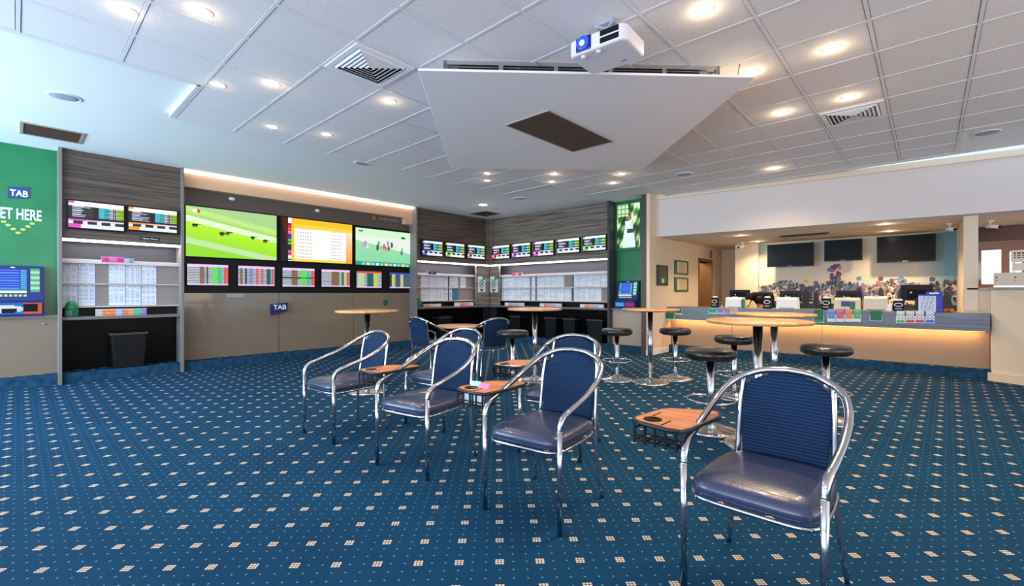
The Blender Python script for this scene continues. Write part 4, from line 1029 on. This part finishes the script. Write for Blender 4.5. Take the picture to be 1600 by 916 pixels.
for k in range(40):      # the raised jockey in pink
    y = 405+RM.random()*46; x = 1321+RM.uniform(-7, 7); c = RM.choice([(.75, .3, .42), (.85, .5, .6), (.4, .25, .4)]) if y < 422 else RM.choice([(.42, .38, .4), (.5, .44, .44), (.3, .28, .33)])
    blobs.append((x, y, 3, 4, c))
blobs.append((1312, 411, 5, 4, (.5, .45, .65)))
blobs.sort(key=lambda b: 0)
from collections import defaultdict
cellsB = defaultdict(list)
for i, b in enumerate(blobs):
    for gx_ in range(int((b[0]-b[2])//8), int((b[0]+b[2])//8)+1):
        for gy_ in range(int((b[1]-b[3])//8), int((b[1]+b[3])//8)+1): cellsB[gx_, gy_].append(b)
def mural(u, v):
    px, py = 1184+u*309, 360+v*122
    for b in reversed(cellsB.get((int(px//8), int(py//8)), [])):
        if ((px-b[0])/b[2])**2+((py-b[1])/b[3])**2 < 1: return b[4]
    if py > 468: return (.2, .24, .22)
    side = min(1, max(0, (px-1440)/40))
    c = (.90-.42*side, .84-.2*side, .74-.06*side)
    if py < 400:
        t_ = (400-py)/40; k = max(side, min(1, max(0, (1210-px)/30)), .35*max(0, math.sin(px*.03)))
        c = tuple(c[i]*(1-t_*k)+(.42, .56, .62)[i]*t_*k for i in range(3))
    return c
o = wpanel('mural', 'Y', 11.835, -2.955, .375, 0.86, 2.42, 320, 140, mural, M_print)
so = o.modifiers.new('thickness', 'SOLIDIFY'); so.thickness = .004; tag(o, 'wide mural of a racing field with jockeys on the wall behind the bar', 'mural')
# cameras on the low ceiling
def cctv(loc, rz, label):
    t = thing('security_camera', label, 'camera', loc, rz)
    MB().lathe([(.05, 0), (.05, -.012), (.015, -.02), (.012, -.07), (0, -.07)], seg=18).build('mount', M_white, t)
    MB().tube([(0, .05, -.08), (0, -.10, -.11)], .03, 14).build('barrel', M_white, t)
    MB().tube([(0, -.095, -.109), (0, -.12, -.115)], .022, 14).build('lens', M_black, t)
cctv((-3.2, 11.4, 2.43), -.5, 'white security camera on the low ceiling left of the pale column')
cctv((.25, 10.6, 2.43), .6, 'white security camera on a bracket above the right television')
cctv((.72, 10.6, 2.43), 1.2, 'white ceiling camera in the side room over the low wall')
# things on the ledge of the low wall
t = thing('display_case', 'low cream notice case standing on the ledge at the right edge', 'notice case', (1.3, 9.46, 1.345))
xa, xb = at(1552, 9.5), 1.9
t.location = ((xa+xb)/2, 9.42, 1.345); w_ = (xb-xa)/2
MB().box(-w_, w_, -.04, .04, 0, .205).build('case', M_lbeige, t, bevel=.005)
def writing(u, v): return (.45, .42, .4) if (.25 < v < .4 or .55 < v < .65) and int(u*60) % 9 == 0 else (.85, .78, .68)
grid_panel('sheet', (-w_+.012, -.043, .19), (2*w_-.024, 0, 0), (0, 0, -.15), 60, 12, writing, M_print, t)
MB().box(-w_-.004, w_+.004, -.05, .05, -.0, .022).build('base_rail', M_steel, t)
t = thing('notice_card', 'upright cream notice card with small print above the ledge at the right edge', 'notice', (at(1590, 9.7)+.06, 9.62, 1.345))
def small_print(u, v): return (.35, .28, .25) if .2 < v < .8 and (v*5) % 1 < .5 and int(u*24) % 4 and .1 < u < .95 else (.88, .80, .70)
MB().box(-.13, .14, 0, .008, .36, .53).build('card', M_lbeige, t)
grid_panel('print', (-.128, -.003, .528), (.266, 0, 0), (0, 0, -.166), 24, 12, small_print, M_print, t)
MB().box(-.12, .12, .0, .008, .24, .345).build('lower_card', M_lbeige, t)
MB().tube([(-.1, .02, 0), (-.1, .02, .5)], .006, 8).build('stand', M_chrome, t); MB().box(-.13, .13, -.01, .05, 0, .008).build('stand_base', M_steel, t)

# ------------------------------------------------------------------ person bending behind the counter
def person():
    Y0 = 10.42; X0 = at(1189, Y0)
    t = thing('person', 'person in a black short-sleeved shirt bending low over the counter', 'person', (X0, Y0, 0))
    J = [((0, .45, .92), .16), ((0, .36, 1.04), .165), ((0, .22, 1.14), .165), ((0, .08, 1.19), .155), ((0, -.04, 1.17), .06), ((0, -.12, 1.10), .055),        # pelvis..neck base..neck
         ((.17, .04, 1.20), .085), ((.20, -.08, 1.11), .06), ((.16, -.26, 1.0), .036), ((.12, -.36, 1.0), .026),      # right arm (viewer right)
         ((-.17, .04, 1.21), .085), ((-.20, -.10, 1.13), .062), ((-.17, -.30, 1.035), .040), ((-.15, -.43, 1.0), .028),
         ((.1, .47, .84), .11), ((.11, .42, .5), .07), ((.11, .48, .1), .045), ((.11, .36, .035), .035),
         ((-.1, .47, .84), .11), ((-.11, .42, .5), .07), ((-.11, .48, .1), .045), ((-.11, .36, .035), .035)]
    E = [(0, 1), (1, 2), (2, 3), (3, 4), (4, 5), (3, 6), (6, 7), (7, 8), (8, 9), (3, 10), (10, 11), (11, 12), (12, 13), (0, 14), (14, 15), (15, 16), (16, 17), (0, 18), (18, 19), (19, 20), (20, 21)]
    def skin(nm, J, E, m, sub=2, parent=None, root=0):
        me = bpy.data.meshes.new(nm); me.from_pydata([j[0] for j in J], E, []); o = bpy.data.objects.new(nm, me); C.objects.link(o)
        md = o.modifiers.new('skin', 'SKIN'); md.use_smooth_shade = True
        for i, v in enumerate(me.skin_vertices[0].data): v.radius = (J[i][1], J[i][1]); v.use_root = (i == root)
        sb = o.modifiers.new('sub', 'SUBSURF'); sb.levels = sb.render_levels = sub
        dg = bpy.context.evaluated_depsgraph_get(); m2 = bpy.data.meshes.new_from_object(o.evaluated_get(dg)); bpy.data.objects.remove(o)
        m2.materials.clear(); m2.materials.append(m)
        for p in m2.polygons: p.use_smooth = True
        o = bpy.data.objects.new(nm, m2); C.objects.link(o); o.parent = parent; return o
    body = skin('body', J, E, M_skin, parent=t)
    me = body.data; me.materials.append(M_shirt); me.materials.append(M_dgrey)
    for p in me.polygons:
        c = p.center
        if c.z > .86 and not (c.y < -.19 and abs(c.x) > .08) and not (c.y < -.14 and abs(c.x) < .08): p.material_index = 1
        elif c.z <= .86: p.material_index = 2
    # head bowed down towards the counter, hair over the crown
    hd = MB().ball((0, 0, 0), (.078, .095, .115), 0, 20, 14).ball((0, -.09, -.02), (.014, .02, .02), 0, 8, 6).ball((.08, 0, -.01), (.012, .02, .03), 0, 8, 6).ball((-.08, 0, -.01), (.012, .02, .03), 0, 8, 6)
    hd.box(-.025, .025, -.094, -.086, -.062, -.055); hd.ball((.03, -.083, .015), .010, 0, 8, 6).ball((-.03, -.083, .015), .010, 0, 8, 6)
    o = hd.build('head', M_skin, t); Mh = Matrix.Translation((.03, -.19, 1.075)) @ Matrix.Rotation(math.radians(62), 4, 'X'); o.matrix_local = Mh
    hr = MB().ball((0, .015, .022), (.088, .098, .115), 0, 20, 14); o = hr.build('hair', M_hair, t); o.matrix_local = Mh
    for s_ in (1, -1):
        wx, wy = (.12, -.36) if s_ > 0 else (-.15, -.43)
        MBh = MB().ball((wx, wy-.035, .997), (.036, .045, .014), 0, 12, 8)
        for k, (dx, ln) in enumerate(((-.026, .05), (-.009, .062), (.009, .058), (.026, .045))):
            MBh.tube([(wx+dx, wy-.065, 1.0), (wx+dx*1.15, wy-.075-ln*.5, .999), (wx+dx*1.15, wy-.075-ln, .984)], [.009, .008, .006], 8)
        MBh.tube([(wx-s_*.03, wy-.02, .997), (wx-s_*.055, wy-.05, .993), (wx-s_*.055, wy-.075, .987)], [.011, .009, .007], 8)
        MBh.build('hand', M_skin, t)
person()

# ------------------------------------------------------------------ chairs
def make_chair(tablet):
    """local frame: origin midway between the front legs on the floor, chair faces -y, back at +y"""
    t = bpy.data.objects.new('armchair', None); C.objects.link(t); t.empty_display_size = .1
    tr = .0135
    half = [(-.25, 0, 0), (-.25, 0, .2), (-.25, 0, .42), (-.25, .0, .545), (-.252, .012, .588), (-.257, .05, .618), (-.263, .12, .640), (-.270, .27, .683), (-.268, .40, .732), (-.257, .48, .775), (-.232, .545, .815), (-.18, .59, .850), (-.10, .613, .880), (0, .62, .890)]
    pts = spline(half[3:], 7); full = pts[:-1]+[Vector((-p.x, p.y, p.z)) for p in reversed(pts)]
    MB().tube(full, .0165, 12).build('arm_hoop', M_chrome, t)
    for s in (-1, 1):
        MB().tube([(s*.25, 0, .0), (s*.25, 0, .3), (s*.25, 0, .55)], .0145, 12).build('leg', M_chrome, t)
        MB().tube(spline([(s*.245, .54, 0), (s*.220, .52, .22), (s*.203, .525, .42), (s*.198, .545, .58), (s*.196, .562, .72), (s*.188, .584, .84)], 5), .012, 10).build('leg', M_chrome, t)
    # seat outline
    def outline(k, n=36):
        o = []
        for i in range(n):
            a = 2*PI*i/n; c, s_ = math.cos(a), math.sin(a); e = .34
            x = .238*k*abs(c)**e*(1 if c > 0 else -1); y = .262*k*abs(s_)**e*(1 if s_ > 0 else -1)
            x *= 1-.10*(y > 0)*(y/.262)**2
            o.append((x, y+.252))
        return o
    sm = MB(); rings = [(.93, .425), (1.0, .437), (1.015, .455), (1.0, .475), (.93, .492), (.78, .503), (.5, .511), (.2, .514)]
    vs = []; n = 36
    for k, z in rings: vs += [(x, y, z) for x, y in outline(k, n)]
    fs = [tuple(range(n-1, -1, -1))]
    for r in range(len(rings)-1):
        for i in range(n): j = (i+1) % n; fs.append((r*n+i, r*n+j, (r+1)*n+j, (r+1)*n+i))
    fs.append(tuple((len(rings)-1)*n+i for i in range(n)))
    sm.add(vs, fs, 0, True); sm.build('seat', M_vinyl, t)
    MB().tube([(x, y, .417) for x, y in outline(1.0, 40)], .009, 8, closed=True).build('seat_rail', M_chrome, t)
    # upholstered back: curved pad that follows the hoop
    def back(nu=16, nv=16):
        g = {}
        for side in (0, 1):
            for j in range(nv+1):
                v = j/nv; z = .47+v*.405
                wtop = .165+.0*v
                for i in range(nu+1):
                    u = i/nu*2-1
                    w = .174+.036*v
                    # rounded shoulders
                    zz = z
                    if v > .5: zz = z-(abs(u)**2.3)*.10*(v-.5)/.5
                    x = u*w; y = .530+.055*v**1.2+.022*(1-u*u)*(.4+.6*v) + (.014 if side else -.012)*(1-.6*max(abs(u)**6, (2*abs(v-.5))**8))
                    g[side, j, i] = (x, y, zz)
        return g, nu, nv
    g, nu, nv = back(); m = MB(); idx = {}; vs = []
    for k, p in g.items(): idx[k] = len(vs); vs.append(p)
    fs = []
    for sd in (0, 1):
        for j in range(nv):
            for i in range(nu): fs.append((idx[sd, j, i], idx[sd, j, i+1], idx[sd, j+1, i+1], idx[sd, j+1, i]))
    for j in range(nv):
        for i in (0, nu): fs.append((idx[0, j, i], idx[1, j, i], idx[1, j+1, i], idx[0, j+1, i]))
    for i in range(nu):
        for j in (0, nv): fs.append((idx[0, j, i], idx[1, j, i], idx[1, j, i+1], idx[0, j, i+1]))
    m.add(vs, fs, 0, True); m.build('backrest', M_fab, t)
    if tablet:
        T = MB(); ol = [(-.272, .03), (-.33, .012), (-.47, .03), (-.512, .055), (-.525, .10), (-.50, .31), (-.47, .36), (-.40, .40), (-.30, .455), (-.262, .45), (-.235, .38), (-.248, .25), (-.255, .12)]
        tb = T.prism(ol, .655, .672).build('tablet_top', M_tab, t, bevel=.004)
        e = MB().tube([(x, y, .6635) for x, y in ol], .0105, 8, closed=True); e.build('edge_trim', M_pipe, tb)
        MB().lathe([(.0, .001), (.033, .001), (.036, .003), (.041, .003), (.043, 0)], (-.44, .10, .672), 24).build('cup_hole', M_bgloss, tb)
        MB().box(-.37, -.364, .03, .13, .671, .674).box(-.47, -.464, .155, .24, .671, .674).build('slot', M_black, tb)
        r = MB()
        for k in range(5):
            x = -.5+k*.05; r.box(x-.005, x+.005, .035, .042, .565, .655); r.box(x-.004, x+.004, .042, .15, .575, .582)
        r.box(-.505, -.295, .034, .042, .60, .607).box(-.505, -.295, .034, .042, .577, .584)
        for y in (.04, .1, .15): r.box(-.505, -.298, y, y+.005, .575, .581)
        r.box(-.505, -.5, .04, .155, .63, .637).box(-.505, -.5, .15, .155, .575, .655).box(-.3, -.295, .15, .155, .575, .655)
        r.build('rack', M_black, tb)
        MB().tube([(-.262, .1, .64), (-.3, .13, .648), (-.36, .16, .652)], .012, 8).tube([(-.272, .28, .672), (-.3, .28, .655), (-.36, .26, .652)], .010, 8).build('arm_clamp', M_dgrey, tb)
    return t
def place(ch, FL, FR, label, group='chrome and navy armchairs'):
    """FL, FR: floor points (depth, lateral) of the front legs as seen left / right"""
    a = Vector(wxy(*FL)); b = Vector(wxy(*FR)); mid = (a+b)/2; d = (b-a).normalized()
    # local +x = from a to b, local -y = facing
    ch.location = (mid.x, mid.y, 0); ch.rotation_euler = (0, 0, math.atan2(d.y, d.x)); tag(ch, label, 'armchair', group)
cA = make_chair(True); cB = make_chair(False)
place(cA, (1.932, .729), (1.587, 1.091), 'nearest chrome armchair at the lower right, with orange wood tablet')
c2 = copy_tree(cA); place(c2, (2.66, -.16), (2.367, .25), 'chrome armchair in the middle of the front row, its tablet holding two small cards')
c3 = copy_tree(cA); place(c3, (3.344, -.992), (3.07, -.57), 'chrome armchair third in the front row, tablet reaching over the leftmost seat')
c5 = copy_tree(cA); place(c5, (3.62, .07), (3.40, .50), 'chrome armchair directly behind the middle one, its hoop showing above it, with tablet')
place(cB, (4.107, -1.866), (3.81, -1.5), 'leftmost chrome armchair of the front row, without its own tablet')
c6 = copy_tree(cB); place(c6, (4.39, -1.01), (4.126, -.634), 'chrome armchair half hidden behind the third one of the front row')
def place2(ch, D, l, face, label):
    x, y = wxy(D, l); fx_, fy_ = wxy(*face); f = Vector((fx_, fy_)).normalized()
    # local -y is facing; seat centre is at local (0,.2)
    ang = math.atan2(f.y, f.x)+PI/2; o = Vector((x, y))+f*.2
    ch.location = (o.x, o.y, 0); ch.rotation_euler = (0, 0, ang); tag(ch, label, 'armchair', 'chrome and navy armchairs')
c7 = copy_tree(cB); place2(c7, 7.25, -1.20, (.78, .62), 'far chrome armchair left of the low round table, seen from behind')
c8 = copy_tree(cB); place2(c8, 7.1, -.42, (.86, -.5), 'far chrome armchair right of the low round table, its dark back turned')
# cards on the middle chair's tablet, papers in its rack
def tent(c, lx, ly, m, label, rz=.2):
    Mw = Matrix.Translation(c.location) @ Matrix.Rotation(c.rotation_euler.z, 4, 'Z')
    p = Mw @ Vector((lx, ly, .6725)); o = MB().add([(-.035, -.012, 0), (.035, -.012, 0), (.035, 0, .03), (-.035, 0, .03), (-.035, .012, 0), (.035, .012, 0)], [(0, 1, 2, 3), (3, 2, 5, 4), (0, 3, 4), (1, 5, 2), (0, 4, 5, 1)]).build('tent_card', m)
    o.location = p; o.rotation_euler = (0, 0, c.rotation_euler.z+rz); tag(o, label, 'card')
tent(c2, -.45, .16, mat('card_blue', rgb(170, 215, 235), .6), 'small pale blue folded card on the middle armchair tablet')
tent(c2, -.36, .13, mat('card_pink', rgb(235, 130, 170), .6), 'small pink folded card on the middle armchair tablet')
Mw = Matrix.Translation(c2.location) @ Matrix.Rotation(c2.rotation_euler.z, 4, 'Z')
for k, (lx, w_) in enumerate(((-.45, .05), (-.36, .07))):
    o = MB().box(lx-w_/2, lx+w_/2, .07, .085, .583, .648).build('paper_slips', M_paper); o.matrix_world = Mw; tag(o, ('left', 'right')[k]+' bundle of white slips in the rack under the middle tablet', 'paper slips')

# ------------------------------------------------------------------ bar tables, low table, stools
def bar_table(D, l, label, r=.395, h=1.045, pole=.036, base=.255, group='tall round bar tables', name='bar_table'):
    x, y = wxy(D, l); t = thing(name, label, 'table', (x, y, 0), 0, group)
    MB().lathe([(0, h-.032), (r-.03, h-.032), (r-.006, h-.028), (r, h-.014), (r-.004, h-.003), (r-.02, h), (0, h)], seg=48).build('table_top', M_wood, t)
    MB().lathe([(0, h-.045), (.17, h-.045), (.17, h-.032), (0, h-.032)], seg=28).build('mounting_plate', M_black, t)
    MB().lathe([(pole, .03), (pole, h-.045)], seg=24).build('pole', M_chrome, t)
    MB().lathe([(0, 0), (base, 0), (base, .012), (base*.9, .022), (base*.5, .032), (base*.25, .045), (pole*1.2, .06), (pole, .07)], seg=40).build('base', M_steel, t)
    return t
bar_table(5.85, (574-800)/711*5.85, 'tall round wooden bar table by the screen wall, farthest left')
bar_table(6.6, (835.5-800)/711*6.6, 'tall round wooden bar table in front of the back counter')
bar_table(6.42, (1016-800)/711*6.42, 'tall round wooden bar table beside the pale pier')
bar_table(3.75, (1184-800)/711*3.75, 'nearest tall round wooden bar table, lower top of the overlapping pair')
bar_table(4.95, (1209.5-800)/711*4.95, 'tall round wooden bar table behind the nearest one, in front of the counter')
bar_table(7.35, (717-800)/711*7.35, 'low round wooden table between the two far armchairs', .39, .745, .036, .24, None, 'low_table')
def make_stool():
    t = bpy.data.objects.new('bar_stool', None); C.objects.link(t)
    MB().lathe([(0, .665), (.19, .665), (.212, .672), (.222, .695), (.222, .715), (.212, .738), (.185, .748), (0, .752)], seg=40).build('seat', M_bvinyl, t)
    MB().lathe([(.10, .645), (.19, .658), (.19, .666), (0, .666)], seg=28).build('seat_plate', M_black, t)
    MB().lathe([(.034, .03), (.034, .3), (.034, .65)], seg=22).build('column', M_chrome, t)
    rg = MB().tube([(.205*math.cos(a), .205*math.sin(a), .285) for a in [2*PI*k/40 for k in range(40)]], .011, 10, closed=True)
    for k in range(3):
        a = 2*PI*k/3+.4; rg.tube([(.03*math.cos(a), .03*math.sin(a), .25), (.12*math.cos(a), .12*math.sin(a), .262), (.203*math.cos(a), .203*math.sin(a), .285)], .008, 8)
    rg.build('foot_ring', M_chrome, t)
    MB().lathe([(0, 0), (.232, 0), (.234, .010), (.215, .022), (.13, .036), (.07, .055), (.036, .075)], seg=40).build('base', M_steel, t)
    return t
st0 = make_stool()
for k, (px, D, lb) in enumerate(((964, 6.61, 'round black-topped chrome stool left of the pier-side bar table'), (1055, 6.68, 'round black-topped chrome stool right of the pier-side bar table'), (1110, 4.19, 'nearest black-topped chrome stool, left of the front bar table'),
                               (1147, 5.5, 'black-topped chrome stool just behind the nearest stool'), (1290.5, 4.5, 'black-topped chrome stool at the right, behind the nearest armchair'), (801, 6.3, 'black-topped chrome stool left of the bar table before the back counter'))):
    s_ = st0 if k == 0 else copy_tree(st0)
    x, y = wxy(D, (px-800)/FOC*D); s_.location = (x, y, 0); s_.rotation_euler = (0, 0, k*.7); tag(s_, lb, 'stool', 'black round bar stools')
